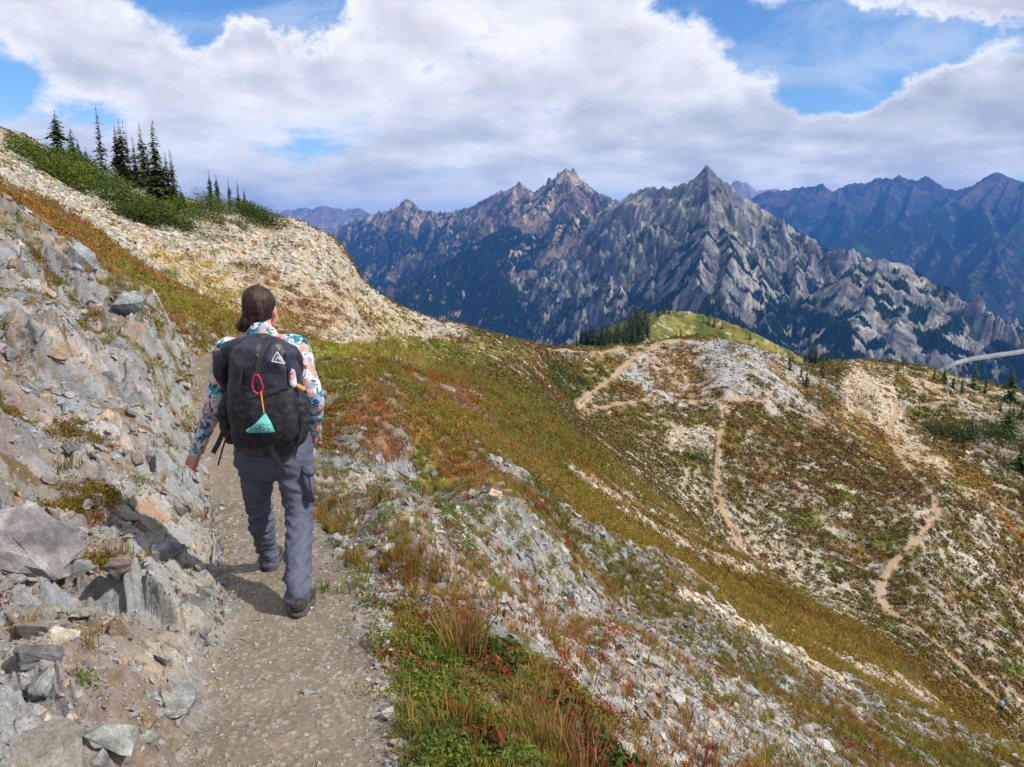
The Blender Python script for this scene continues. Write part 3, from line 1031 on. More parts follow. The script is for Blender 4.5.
# ================================================================== forest on the mountain flanks (uncountable)
def cone_forest(name, label, pts, hs, tint, mat, sides=5):
    n = len(pts)
    a = np.linspace(0, 2 * math.pi, sides, endpoint=False)
    ph = RNG.random(n) * 6.28
    rr = hs * (.17 + .07 * RNG.random(n))
    ring = np.stack([np.cos(a[None] + ph[:, None]) * rr[:, None], np.sin(a[None] + ph[:, None]) * rr[:, None], np.zeros((n, sides)) + .06 * hs[:, None]], -1)
    ring = ring + pts[:, None]
    top = pts + np.stack([0 * hs, 0 * hs, hs], -1)
    V = np.concatenate([ring, top[:, None]], 1).reshape(-1, 3)
    base = (np.arange(n) * (sides + 1))[:, None, None]
    f = np.array([[i, (i + 1) % sides, sides] for i in range(sides)])[None]
    Fc = (base + f).reshape(-1, 3)
    c = np.repeat(tint, sides + 1, 0)
    o = np_mesh(name, V, Fc, mat, smooth=False, color=c)
    return tag(o, label, 'forest', kind='stuff')


mat_conifer_far = tint_material('far_conifers', rough=.9, vary=.0)


def scatter_forest(g, n, hgt, thr=.5, rmax=1e9):
    vis = g.visible(.003)
    m = vis & (g.forest > thr) & (g.R[:, None] < rmax)
    e = g.Z / g.R[:, None]
    ij = np.nonzero(m)
    # even density in ground area
    w = (g.R[ij[0]] ** 1.0)
    w = w / w.sum()
    k = RNG.choice(len(ij[0]), min(n, len(ij[0])), replace=False, p=w)
    i, j = ij[0][k], ij[1][k]
    P = np.stack([g.X[i, j], g.Y[i, j], g.Z[i, j]], -1)
    sp = g.R[i] * (g.th[1] - g.th[0])
    P[:, 0] += (RNG.random(len(k)) - .5) * sp
    hs = hgt * (.6 + .8 * RNG.random(len(k)))
    t = np.array([.009, .022, .014]) * (.55 + .9 * RNG.random(len(k)))[:, None]
    y = RNG.random(len(k)) < .05
    t[y] = np.array([.06, .075, .02])
    P[:, 2] -= hs * .05
    return P, hs, t


P1, h1_, t1_ = scatter_forest(gc, 50000, 19)
P2, h2_, t2_ = scatter_forest(gl, 60000, 24)
P3, h3_, t3_ = [np.zeros((0, 3)), np.zeros(0), np.zeros((0, 3))]
for g_, n_, hh in ((gc, 26000, 17), (gl, 14000, 20)):
    sv = g_.forest
    g_.forest = g_.sparse
    a_, b_, c_ = scatter_forest(g_, n_, hh, .45)
    g_.forest = sv
    P3, h3_, t3_ = np.r_[P3, a_], np.r_[h3_, b_], np.r_[t3_, c_ * 1.3]
cone_forest('forest', 'scattered conifers dotting the rocky faces', P3, h3_, t3_, mat_conifer_far, 4)
cone_forest('forest', 'dark conifer forest on the lower mountain flanks', np.r_[P1, P2], np.r_[h1_, h2_], np.r_[t1_, t2_], mat_conifer_far, 4)

# ================================================================== valley road, right edge
rp_ = [gc.hit(u, v, skip=1700) for (u, v) in [(944, 371), (958, 363), (975, 358), (1000, 354), (1024, 350), (1060, 345)]]
LX, RX, WX = [], [], []
rpp = np.array([at(u, v, 2650) for (u, v) in [(935, 374), (947, 367), (958, 362), (975, 358), (1000, 354.5), (1024, 351), (1060, 345), (1100, 341)]])
rv, rc_ = [], []
for p in rpp:
    o_ = np.array([.35, .93, 0])
    rv += [p + o_ * 14 + [0, 0, 5], p + o_ * 5 + [0, 0, 1], p - o_ * 6 + [0, 0, .5], p - o_ * 18 + [0, 0, -6]]
    rc_ += [(.22, .20, .17), (.30, .28, .25), (.25, .24, .23), (.17, .155, .13)]
rf = np.array([[4 * i + k, 4 * i + k + 1, 4 * i + k + 5, 4 * i + k + 4] for i in range(len(rpp) - 1) for k in range(3)])
tag(np_mesh('road', rv, rf, mat_mount, color=np.array(rc_)), 'pale highway cut curving through the valley forest', kind='structure')
# ================================================================== loose stones
VIS = G.visible(.012)
ET = np.arctan2(G.X, G.Y)
inview = (np.abs(TH) < D(41))


def hull_rock(rng, n=13, ax=(1, .75, .45)):
    P = rng.normal(size=(n, 3))
    P /= np.linalg.norm(P, axis=1)[:, None]
    P = np.sign(P) * np.abs(P) ** .7 * np.array(ax) * .55
    P *= (.8 + .3 * rng.random((n, 1)))
    bm = bmesh.new()
    for p in P:
        bm.verts.new(p)
    bmesh.ops.convex_hull(bm, input=bm.verts)
    bmesh.ops.delete(bm, geom=[v for v in bm.verts if not v.link_faces], context='VERTS')
    bmesh.ops.triangulate(bm, faces=bm.faces)
    bm.verts.index_update()
    V = np.array([v.co[:] for v in bm.verts], np.float32)
    Fc = np.array([[v.index for v in f.verts] for f in bm.faces], np.int32)
    bm.free()
    return V, Fc


rr_ = np.random.default_rng(5)
ROCKS = [hull_rock(rr_, 9 + k % 6, (1, .55 + .4 * rr_.random(), .28 + .35 * rr_.random())) for k in range(28)]


def rot_mats(n, tilt, rng):
    a = rng.random(n) * 6.283
    ca_, sa_ = np.cos(a), np.sin(a)
    Z = np.zeros((n, 3, 3))
    Z[:, 0, 0], Z[:, 0, 1], Z[:, 1, 0], Z[:, 1, 1], Z[:, 2, 2] = ca_, -sa_, sa_, ca_, 1
    b = rng.normal(size=n) * tilt
    X_ = np.zeros((n, 3, 3))
    X_[:, 0, 0], X_[:, 1, 1], X_[:, 1, 2], X_[:, 2, 1], X_[:, 2, 2] = 1, np.cos(b), -np.sin(b), np.sin(b), np.cos(b)
    c = rng.normal(size=n) * tilt
    Y_ = np.zeros((n, 3, 3))
    Y_[:, 1, 1], Y_[:, 0, 0], Y_[:, 0, 2], Y_[:, 2, 0], Y_[:, 2, 2] = 1, np.cos(c), np.sin(c), -np.sin(c), np.cos(c)
    return X_ @ Y_ @ Z


def slope_tilt(x, y, r):
    """rotation that lays z along the ground normal"""
    h = np.maximum(r * .02, .05)
    gx = (G.z_at(x + h, y) - G.z_at(x - h, y)) / (2 * h)
    gy = (G.z_at(x, y + h) - G.z_at(x, y - h)) / (2 * h)
    gx, gy = np.clip(gx, -1, 1), np.clip(gy, -1, 1)
    n = np.stack([-gx, -gy, np.ones_like(gx)], -1)
    n /= np.linalg.norm(n, axis=1)[:, None]
    t = np.cross(np.array([0, 1., 0]), n)
    t /= np.linalg.norm(t, axis=1)[:, None]
    b = np.cross(n, t)
    return np.stack([t, b, n], -1)


def pick(weight, n, rng):
    w = (weight * (VIS & inview)).ravel().astype(np.float64)
    w /= w.sum()
    k = rng.choice(w.size, n, replace=False, p=w)
    i, j = np.unravel_index(k, VIS.shape)
    return i, j


def merge(protos, which, pos, M, size, tint):
    Vs, Fs, Cs = [], [], []
    base = 0
    for k, (V, Fc) in enumerate(protos):
        s = np.nonzero(which == k)[0]
        if not len(s):
            continue
        W = np.einsum('nij,vj->nvi', M[s], V) * size[s][:, None, None] + pos[s][:, None]
        Vs.append(W.reshape(-1, 3))
        Fs.append((Fc[None] + (np.arange(len(s)) * len(V))[:, None, None] + base).reshape(-1, Fc.shape[1]))
        Cs.append(np.repeat(tint[s], len(V), 0) if tint.ndim == 2 else tint[s].reshape(-1, 3))
        base += len(s) * len(V)
    return np.concatenate(Vs), np.concatenate(Fs), np.concatenate(Cs)


mat_stone = tint_material('loose_stone', rough=.9, spec=.15, vary=.28, scale=28, bump=.35, bdist=.01, scale2=140)


def stones(name, label, n, r0, r1, k0, k1, smax, seed, wfun, bright=1.0):
    rng = np.random.default_rng(seed)
    w = wfun * ((RR > r0) & (RR < r1))
    i, j = pick(w, n, rng)
    r = G.R[i]
    x = G.X[i, j] + (rng.random(n) - .5) * r * .002
    y = G.Y[i, j] + (rng.random(n) - .5) * r * .002
    z = G.z_at(x, y)
    s = r * k0 * (k1 / k0) ** (rng.random(n) ** 2.2)
    s = np.minimum(s, smax * (.6 + .6 * rng.random(n)))
    M = slope_tilt(x, y, r) @ rot_mats(n, .28, rng)
    mn_ = 1 - .0 * r
    c = RC[i, j] * (.62 + .85 * rng.random(n))[:, None] * bright
    h_ = rng.random(n)
    c[h_ < .22] *= np.array([1.15, .95, .75])
    c[h_ > .8] *= np.array([.9, .97, 1.06])
    c[(h_ > .22) & (h_ < .27)] = c[(h_ > .22) & (h_ < .27)] * .5 + np.array([.2, .19, .165])
    pos = np.stack([x, y, z + s * (.10 - .16 * rng.random(n))], -1)
    V, Fc, C_ = merge(ROCKS, rng.integers(0, len(ROCKS), n), pos, M, s, np.clip(c, .03, .6))
    return tag(np_mesh(name, V, Fc, mat_stone, smooth=False, color=C_), label, 'scree', kind='stuff')


offpath = sm(.9, 1.25, PATHD)
rk_ = np.clip(cov, 0.02, 1)
scr_ = np.clip(lerp(1, (.12 + 1.1 * sm(-.1, .4, fbm(X / .9 + 3, Y / .9, 802, 4))) * (1 - .65 * bare), left), .02, 2)
edgep = np.exp(-((PATHD - 1.15) / .35) ** 2) * (RR < 15)
stones('scree', 'small angular stones strewn over the near slope and bank', 30000, 1.6, 16, .0022, .019, .24, 21, (rk_ ** 2.4 + .4 * edgep * rk_) * offpath * scr_)
stones('scree', 'talus blocks lying on the middle of the slope', 24000, 14, 70, .003, .012, .75, 22, rk_ ** 2.4 * offpath)
stones('scree', 'pale boulders and talus scattered through the far bowl', 26000, 60, 230, .0022, .0075, 1.6, 23, rk_ ** 2.2 * offpath, 1.1)
stones('scree', 'larger flat slabs lying on the grey talus below the path', 420, 2.5, 30, .014, .034, .42, 27, (rk_ ** 3) * offpath * (1 - left), 1.1)
stones('scree', 'fine stone chips covering bank and slope', 26000, 1.6, 11, .0014, .006, .05, 28, (rk_ + .1) * offpath, 1.0)
stones('gravel', 'loose gravel on the trodden path', 5200, 1.6, 12, .0016, .0085, .05, 24, (1 - offpath) * (.4 + sm(.4, 1, PATHD)) + .02 * edgep, 1.05)


# ---- single rocks one can point at
def big_rock(u, v, wpx, hk, seed, tint, tint2, label, rz=0, ax=(1, .7, .6), sink=.25, group=None, name='boulder'):
    p = G.hit(u, v)
    d = p[1] * CP - p[2] * SP
    s = wpx * d / FPX
    rng = np.random.default_rng(seed)
    bm = bmesh.new()
    P = rng.normal(size=(15, 3))
    P /= np.linalg.norm(P, axis=1)[:, None]
    P = np.sign(P) * np.abs(P) ** .55 * np.array(ax) * np.array([1, 1, hk]) * .55
    for q in P:
        bm.verts.new(q)
    bmesh.ops.convex_hull(bm, input=bm.verts)
    bmesh.ops.delete(bm, geom=[q for q in bm.verts if not q.link_faces], context='VERTS')
    bmesh.ops.bevel(bm, geom=bm.edges[:], offset=.02, segments=1, affect='EDGES', clamp_overlap=True)
    bmesh.ops.triangulate(bm, faces=bm.faces)
    bmesh.ops.subdivide_edges(bm, edges=bm.edges, cuts=3, use_grid_fill=True)
    bmesh.ops.triangulate(bm, faces=bm.faces)
    V = np.array([q.co[:] for q in bm.verts])
    bm.verts.index_update()
    Fc = np.array([[q.index for q in f.verts] for f in bm.faces])
    bm.free()
    lim_ = np.array(ax) * np.array([1, 1, hk]) * .62
    V = np.clip(V, -lim_, lim_)
    k = seed * 7.7
    n = fbm(V[:, 0] * 3 + k + V[:, 2] * 2, V[:, 1] * 3 + V[:, 2] * 3.1, seed, 4)
    lay = facet(V[:, 0] * 2.5 + k, (V[:, 2] * 6 + V[:, 1] * 2), seed + 3)
    V = V * (1 + .12 * n[:, None] + .11 * (lay[0] - .5)[:, None])
    t = sm(-.25, .35, n + .5 * (lay[2] - .5))[:, None]
    c = np.array(tint) * (1 - t) + np.array(tint2) * t
    c = c * (.8 + .4 * lay[3])[:, None]
    o = np_mesh(name, V * s, Fc, mat_stone, smooth=False, color=np.clip(c, .02, .6))
    nrm = slope_tilt(np.array([p[0]]), np.array([p[1]]), np.array([d]))[0]
    o.rotation_euler = (Matrix(nrm.tolist()) @ Matrix.Rotation(rz, 3, 'Z')).to_euler()
    o.location = p + np.array([0, 0, s * hk * ax[2] * (.25 - sink)])
    tag(o, label, 'rock' if name != 'boulder' else 'boulder', group)
    return o


GR1, GR2, PK, WH, GN, OR = (.16, .15, .16), (.25, .24, .23), (.22, .17, .15), (.36, .34, .30), (.19, .205, .17), (.28, .17, .08)
big_rock(24, 545, 92, .95, 3, (.14, .128, .132), (.26, .245, .235), 'large purplish grey boulder at the left edge of the bank', .4, (1, .9, .75), .30)
big_rock(85, 560, 56, .75, 4, (.20, .14, .12), (.27, .24, .22), 'pinkish weathered boulder just right of the large purplish one', 1.2, (1, .8, .7), .3)
big_rock(66, 640, 34, .8, 5, (.34, .30, .24), (.42, .39, .33), 'bright cream stone lying on dark soil below the boulders', .3, (1, .7, .6), .15, name='rock')
big_rock(391, 718, 17, .9, 6, (.34, .30, .27), (.40, .36, .33), 'small pale rounded stone at the right edge of the path', .7, (1, .85, .8), .05, name='rock')
big_rock(312, 692, 17, .6, 7, (.22, .23, .22), (.29, .30, .29), 'small flat grey stone lying in the middle of the path', .7, (1, .8, .6), .1, name='rock')
big_rock(172, 706, 40, .6, 8, (.20, .205, .175), (.30, .30, .26), 'greenish grey angular slab standing beside the path at the bottom', .9, (1, .7, .8), .2, name='rock')
big_rock(112, 735, 52, .5, 10, (.19, .20, .18), (.29, .295, .27), 'long pale grey green slab leaning low on the bank', .3, (1, .6, .7), .2, name='rock')
big_rock(78, 262, 34, .9, 13, (.17, .18, .18), (.25, .26, .26), 'upright bluish grey outcrop block on the edge of the bank', .5, (1, .8, 1), .35, name='boulder')
big_rock(128, 312, 30, 1.0, 14, (.16, .17, .17), (.25, .26, .26), 'pointed grey block lower on the edge of the bank', .9, (1, .8, 1), .35, name='boulder')
big_rock(150, 742, 40, .45, 16, (.21, .225, .19), (.28, .29, .25), 'low green grey slab at the foot of the bank', 1.5, (1, .6, .7), .2, name='rock')
big_rock(560, 556, 22, .8, 17, (.28, .27, .24), (.38, .36, .32), 'cream angular block standing out of the talus below the grass', .6, (1, .8, 1), .2, name='rock')
big_rock(655, 668, 22, .5, 18, (.22, .23, .21), (.31, .31, .28), 'flat pale block in the middle of the grey talus', .6, (1, .6, .8), .2, name='rock')
big_rock(725, 730, 26, .6, 19, (.30, .28, .23), (.38, .36, .31), 'cream block at the lower end of the grey talus', 1.6, (1, .6, .8), .2, name='rock')
rng = np.random.default_rng(77)
w_ = (rk_ * offpath * (left > .5) * (RR > 2) * (RR < 10))
i, j = pick(w_, 46, rng)
protoR = {}
for k in range(46):
    P_ = np.array([G.X[i[k], j[k]], G.Y[i[k], j[k]], G.Z[i[k], j[k]]])
    kk = k % 9
    s_ = .05 + .13 * rng.random() ** 2 + .012 * G.R[i[k]]
    if kk not in protoR:
        c_ = [(.17, .17, .175), (.24, .22, .19), (.19, .15, .13), (.26, .26, .25), (.20, .205, .19), (.13, .125, .13), (.25, .19, .13), (.22, .22, .23), (.30, .28, .25)][kk]
        o = big_rock(200, 500, 40, .7, 30 + kk, tuple(np.array(c_) * .7), c_, '', ax=(1, .7, .7), name='rock')
        protoR[kk] = (o, max(o.dimensions))
    else:
        o = protoR[kk][0].copy()
        COL.objects.link(o)
    f_ = s_ / protoR[kk][1]
    o.scale = (f_, f_, f_)
    o.location = P_ + np.array([0, 0, s_ * .12])
    nr_ = slope_tilt(P_[:1], P_[1:2], np.array([G.R[i[k]]]))[0]
    o.rotation_euler = (Matrix(nr_.tolist()) @ Euler((rng.normal() * .3, rng.normal() * .3, rng.random() * 6.3)).to_matrix()).to_euler()
    tag(o, 'angular grey or brown stone loose on the rocky bank left of the path', 'rock', 'loose stones on the bank')
# ================================================================== grass, heather and small leafy plants
mat_blade = tint_material('grass_blades', rough=.7, spec=.15, vary=.25, scale=12, trans=True)
mat_leaf = tint_material('small_leaves', rough=.65, spec=.2, vary=.25, scale=25, trans=True)


def blade_tuft(rng, n, h, spread, width, lean=.5):
    """a tuft of curved blades; 2 quads + tip each"""
    Vs, Fs = [], []
    for k in range(n):
        a = rng.random() * 6.283
        r0 = spread * rng.random() ** .7
        bx, by = r0 * math.cos(a), r0 * math.sin(a)
        la = a + rng.normal() * .7
        ln = lean * (.3 + rng.random())
        hh = h * (.5 + .6 * rng.random())
        w = width * (.7 + .6 * rng.random())
        px_, py_ = -math.sin(la + 1.3 * rng.normal()), math.cos(la)
        b = len(Vs)
        for t, ww in ((0, 1), (.45, .85), (.8, .5)):
            ox, oy = bx + math.cos(la) * ln * hh * t * t, by + math.sin(la) * ln * hh * t * t
            z = hh * t * (1 - .18 * ln * t)
            Vs += [(ox - px_ * w * ww, oy - py_ * w * ww, z), (ox + px_ * w * ww, oy + py_ * w * ww, z)]
        Vs.append((bx + math.cos(la) * ln * hh, by + math.sin(la) * ln * hh, hh * (1 - .2 * ln)))
        Fs += [(b, b + 1, b + 3), (b, b + 3, b + 2), (b + 2, b + 3, b + 5), (b + 2, b + 5, b + 4), (b + 4, b + 5, b + 6)]
    return np.array(Vs, np.float32), np.array(Fs, np.int32)


def leaf_clump(rng, n, leaf, flat=.6):
    """little leaves filling a low uneven dome of unit width"""
    Vs, Fs = [], []
    lob = [(rng.normal() * .22, rng.normal() * .22, .25 + .2 * rng.random()) for _ in range(4)]
    for k in range(n):
        cx_, cy_, R_ = lob[k % 4]
        d = rng.normal(size=3)
        d /= np.linalg.norm(d)
        d[2] = abs(d[2])
        c = np.array([cx_, cy_, 0]) + d * R_ * (.65 + .45 * rng.random()) * np.array([1, 1, flat * 1.4])
        a = rng.normal(size=3) * .6 + d
        a /= np.linalg.norm(a)
        t = np.cross(a, rng.normal(size=3))
        t /= np.linalg.norm(t)
        s = np.cross(a, t)
        l = leaf * (.6 + .8 * rng.random())
        b = len(Vs)
        Vs += [c - t * l, c - s * l * .45, c + t * l, c + s * l * .45]
        Fs += [(b, b + 1, b + 2), (b, b + 2, b + 3)]
    return np.array(Vs, np.float32), np.array(Fs, np.int32)


def plants(name, label, protos, mat, n, r0, r1, wfun, size, seed, tintf, tilt=.1, upright=True, grad=False):
    rng = np.random.default_rng(seed)
    i, j = pick(wfun * ((RR > r0) & (RR < r1)), n, rng)
    r = G.R[i]
    x = G.X[i, j] + (rng.random(n) - .5) * r * .003
    y = G.Y[i, j] + (rng.random(n) - .5) * r * .003
    z = G.z_at(x, y)
    s = size(r, rng)
    M = rot_mats(n, tilt, rng)
    if not upright:
        M = slope_tilt(x, y, r) @ M
    c = tintf(i, j, rng)
    V, Fc, C_ = merge(protos, rng.integers(0, len(protos), n), np.stack([x, y, z - .01 * s], -1), M, s, np.clip(c, .012, .6))
    return tag(np_mesh(name, V, Fc, mat, smooth=False, color=C_), label, 'plants', kind='stuff')


rp = np.random.default_rng(8)
TUFTS = [blade_tuft(rp, 22, 1.0, .28, .018) for _ in range(7)]
SPARSE = [blade_tuft(rp, 12, 1.0, .22, .010, .35) for _ in range(5)]
CLUMP_N = [leaf_clump(rp, 110, .055) for _ in range(6)]
CLUMP_M = [leaf_clump(rp, 34, .11) for _ in range(6)]
CLUMP_F = [leaf_clump(rp, 14, .19) for _ in range(6)]
vegw = np.clip(1 - cov * 1.15, .0, 1) ** 1.5 * sm(1.05, 1.4, PATHD)
nt_ = fbm(X / .9, Y / .9, 230, 4)
nt2 = fbm(X / 2.6 + 50, Y / 2.6, 231, 4)
notleft = 1 - .93 * left


def grass_tint(i, j, rng):
    n = len(i)
    c = VC[i, j] * (.8 + .8 * rng.random(n))[:, None] * 1.35
    a = rng.random(n)
    m = a < .30
    c[m] = c[m] * .3 + np.array([.27, .20, .07]) * .8
    m = a > .80
    c[m] = c[m] * .4 + np.array([.09, .14, .02]) * .8
    m = (a > .74) & (a < .80)
    c[m] = np.array([.24, .07, .03])
    return c


def leaf_tint(i, j, rng):
    n = len(i)
    k = nt2[i, j] - .08 + .35 * rng.normal(size=n)
    c = np.where(k[:, None] > .25, np.array([.22, .065, .035]), np.where(k[:, None] > -.12, np.array([.19, .17, .035]), np.array([.10, .14, .03])))
    return c * (.6 + .8 * rng.random(n))[:, None]


def heath_tint(i, j, rng):
    n = len(i)
    c = VC[i, j] * (.75 + .9 * rng.random(n))[:, None]
    m = rng.random(n) < .10
    c[m] = c[m] * .5 + np.array([.06, .09, .02]) * .6
    return c


near_g = vegw * notleft
plants('grass', 'short autumn grass in yellow, green and rust on the near slope', TUFTS, mat_blade, 12000, 1.8, 14, near_g * (.15 + sm(-.2, .4, nt_)),
       lambda r, g: (.03 + .075 * g.random(len(r)) ** 1.5) * (1 + .03 * r), 31, grass_tint)
plants('grass', 'dry seed stalks standing above the slope', SPARSE, mat_blade, 750, 1.8, 14, near_g * sm(.0, .5, nt_) * (1 - .8 * left),
       lambda r, g: .10 + .15 * g.random(len(r)), 32, lambda i, j, g: np.array([.30, .17, .08]) * (.6 + .6 * g.random(len(i)))[:, None])
plants('ground_cover', 'low green and red leafy mat plants beside the path', CLUMP_N, mat_leaf, 2800, 1.8, 14, near_g * sm(.0, .45, -nt_),
       lambda r, g: (.06 + .12 * g.random(len(r))) * (1 + .03 * r), 33, leaf_tint, upright=False)
plants('ground_cover', 'moss and rusty cushions between the stones of the bank', CLUMP_N, mat_leaf, 700, 2.2, 13, left * sm(.25, .5, nt_) * sm(1.3, 1.8, PATHD),
       lambda r, g: (.05 + .09 * g.random(len(r))) * (1 + .05 * r), 34, lambda i, j, g: np.array([.15, .12, .02]) * (.5 + .9 * g.random(len(i)))[:, None] + (g.random(len(i)) < .3)[:, None] * np.array([.06, -.03, 0]), upright=False)
plants('grass', 'coarse grass and heather on the middle of the slope', TUFTS, mat_blade, 16000, 9, 60, vegw * (.3 + sm(-.2, .4, nt2)),
       lambda r, g: (.006 + .008 * g.random(len(r))) * r, 35, grass_tint)
plants('ground_cover', 'heather clumps on the middle of the slope', CLUMP_M, mat_leaf, 12000, 8, 75, vegw,
       lambda r, g: (.008 + .014 * g.random(len(r))) * r, 36, heath_tint, upright=False)
plants('ground_cover', 'dark heather clumps over the far bowl', CLUMP_F, mat_leaf, 26000, 60, 240, vegw + .03,
       lambda r, g: (.0045 + .007 * g.random(len(r))) * r, 37, heath_tint, upright=False)


# ---- single tufts and plants one can point at
def tuft_thing(u, v, n, h, spread, tint, tint2, label, cat='grass tuft', name='grass_tuft', seed=1, w=.003, lean=.35, leafy=0, tint3=None):
    rng = np.random.default_rng(seed)
    p = G.hit(u, v)
    V, Fc = blade_tuft(rng, n, h, spread, w, lean)
    nb_ = len(V) // 7
    t = rng.random(nb_)[:, None]
    c = np.repeat(np.array(tint) * t + np.array(tint2) * (1 - t), 7, 0)
    root = empty(name, p - np.array([0, 0, .01]))
    tag(root, label, cat)
    np_mesh('blades', V, Fc, mat_blade, root, smooth=False, color=c)
    if leafy:
        Vl, Fl = leaf_clump(rng, leafy, .022 / (spread * 2.6), .35)
        tl = rng.random(leafy)
        cl = np.where(tl[:, None] < .35, np.array(tint3 or (.20, .035, .02)), np.array([.05, .095, .02])) * (.6 + .8 * rng.random(leafy))[:, None]
        np_mesh('leaves', Vl * spread * 2.6, Fl, mat_leaf, root, smooth=False, color=np.repeat(cl, 4, 0))
    return root


tuft_thing(462, 655, 150, .30, .12, (.30, .16, .07), (.16, .15, .04), 'tall rusty grass tuft rising above green leaves in the lower middle', seed=1, leafy=500)
tuft_thing(432, 672, 70, .16, .10, (.07, .13, .02), (.14, .17, .03), 'dense bright green leafy tuft at the right edge of the path', seed=2, leafy=600)
tuft_thing(452, 735, 110, .16, .13, (.26, .13, .05), (.14, .16, .03), 'brown and green grass tuft at the bottom edge beside the path', seed=3, leafy=400)
tuft_thing(560, 740, 60, .12, .18, (.10, .14, .02), (.20, .12, .04), 'wide green and red leafy patch at the bottom of the slope', cat='leafy plant', name='leafy_plant', seed=4, leafy=1500)
tuft_thing(385, 462, 130, .26, .35, (.36, .15, .09), (.30, .19, .09), 'pinkish red grass patch beyond the hiker on the slope', seed=5, w=.004)
tuft_thing(352, 590, 60, .10, .09, (.20, .18, .05), (.12, .16, .03), 'olive grass tuft right of the hiker by the near foot', seed=6)
tuft_thing(335, 548, 40, .07, .06, (.05, .13, .02), (.08, .16, .03), 'small vivid green tuft beside the path at knee level', seed=7)
tuft_thing(322, 592, 40, .07, .05, (.06, .13, .02), (.12, .16, .03), 'small green tuft close to the hiker\'s right boot', seed=8)
tuft_thing(108, 560, 60, .10, .13, (.22, .15, .03), (.16, .13, .03), 'mustard coloured moss tuft between boulders on the bank', seed=9)
tuft_thing(60, 470, 60, .09, .12, (.16, .15, .02), (.12, .10, .02), 'olive moss cushion above the large purplish boulder', seed=10)
tuft_thing(700, 765, 60, .14, .09, (.20, .06, .04), (.28, .13, .08), 'dark red grass tuft at the bottom edge right of the talus', seed=11)
tuft_thing(72, 620, 30, .06, .06, (.17, .15, .02), (.12, .13, .02), 'small yellow green tuft just above the bright cream stone', seed=12)
# ================================================================== conifers and shrubs
mat_bark = noise_material('bark', (.10, .075, .055), (.19, .16, .13), 9, .95, .5)
mat_needle = tint_material('needles', rough=.75, spec=.15, vary=.3, scale=2.5)


def conifer(rng, whorls=30, width=.13, bare=.06, ragged=.35, tint=(.030, .055, .018), lowk=1.0):
    """unit-height conifer: needle sprays hanging on whorled limbs"""
    Vs, Fs, Cs = [], [], []
    lean = rng.normal(size=2) * .028
    for k in range(whorls):
        t = bare + (1 - bare) * (k / whorls) ** .95
        R_ = width * (1 - t) ** .75 * (1 + ragged * rng.normal() * .6) * (1 if t > .25 else lowk)
        R_ = max(R_, .012)
        nb_ = 6 if t < .8 else 4
        ph = rng.random() * 6.28
        for q in range(nb_):
            if rng.random() < .10:
                continue
            a = ph + q * 6.283 / nb_ + rng.normal() * .25
            L_ = R_ * (.65 + .6 * rng.random())
            dirv = np.array([math.cos(a), math.sin(a), 0])
            side = np.array([-math.sin(a), math.cos(a), 0])
            o = np.array([lean[0] * t, lean[1] * t, t])
            droop = -.25 - .35 * rng.random()
            for m in range(3):
                l0, l1 = L_ * m / 3 * .9, L_ * (m + 1.25) / 3
                wd = L_ * (.42 - .08 * m) * (.7 + .6 * rng.random()) + .004
                yaw = rng.normal() * .35
                d2 = dirv * math.cos(yaw) + side * math.sin(yaw)
                s2 = -dirv * math.sin(yaw) + side * math.cos(yaw)
                p0 = o + dirv * l0 + np.array([0, 0, droop * l0])
                p1 = o + dirv * l0 + d2 * (l1 - l0) + np.array([0, 0, droop * l1 + L_ * .10 * rng.normal()])
                up = np.array([0, 0, L_ * .25 * (rng.random() - .2)])
                b = len(Vs)
                mid = (p0 + p1) / 2
                Vs += [p0, mid + s2 * wd - up, p1, mid - s2 * wd - up * .5]
                Fs += [(b, b + 1, b + 2), (b, b + 2, b + 3)]
                c = np.array(tint) * (.55 + .9 * rng.random())
                if rng.random() < .08:
                    c = np.array([.09, .085, .03]) * (.6 + .6 * rng.random())
                Cs += [c] * 4
    # leader
    b = len(Vs)
    Vs += [np.array([lean[0] - .006, lean[1], .95]), np.array([lean[0] + .006, lean[1], .95]), np.array([lean[0], lean[1], 1.03]), np.array([lean[0], lean[1] + .006, .95])]
    Fs += [(b, b + 1, b + 2), (b + 1, b + 3, b + 2)]
    Cs += [np.array(tint)] * 4
    return np.array(Vs), np.array(Fs), np.array(Cs)


def trunk_mesh(r0=.014, h=.97, lean=0):
    a = np.linspace(0, 6.283, 7)[:-1]
    V, Fc = [], []
    for t, k in ((-.04, 1.25), (.1, 1), (.5, .6), (h, .12)):
        V += [(math.cos(x) * r0 * k, math.sin(x) * r0 * k, t) for x in a]
    for i_ in range(3):
        for q in range(6):
            b = i_ * 6
            Fc.append((b + q, b + (q + 1) % 6, b + 6 + (q + 1) % 6, b + 6 + q))
    return np.array(V), np.array(Fc)


TREE_PROTO = {}


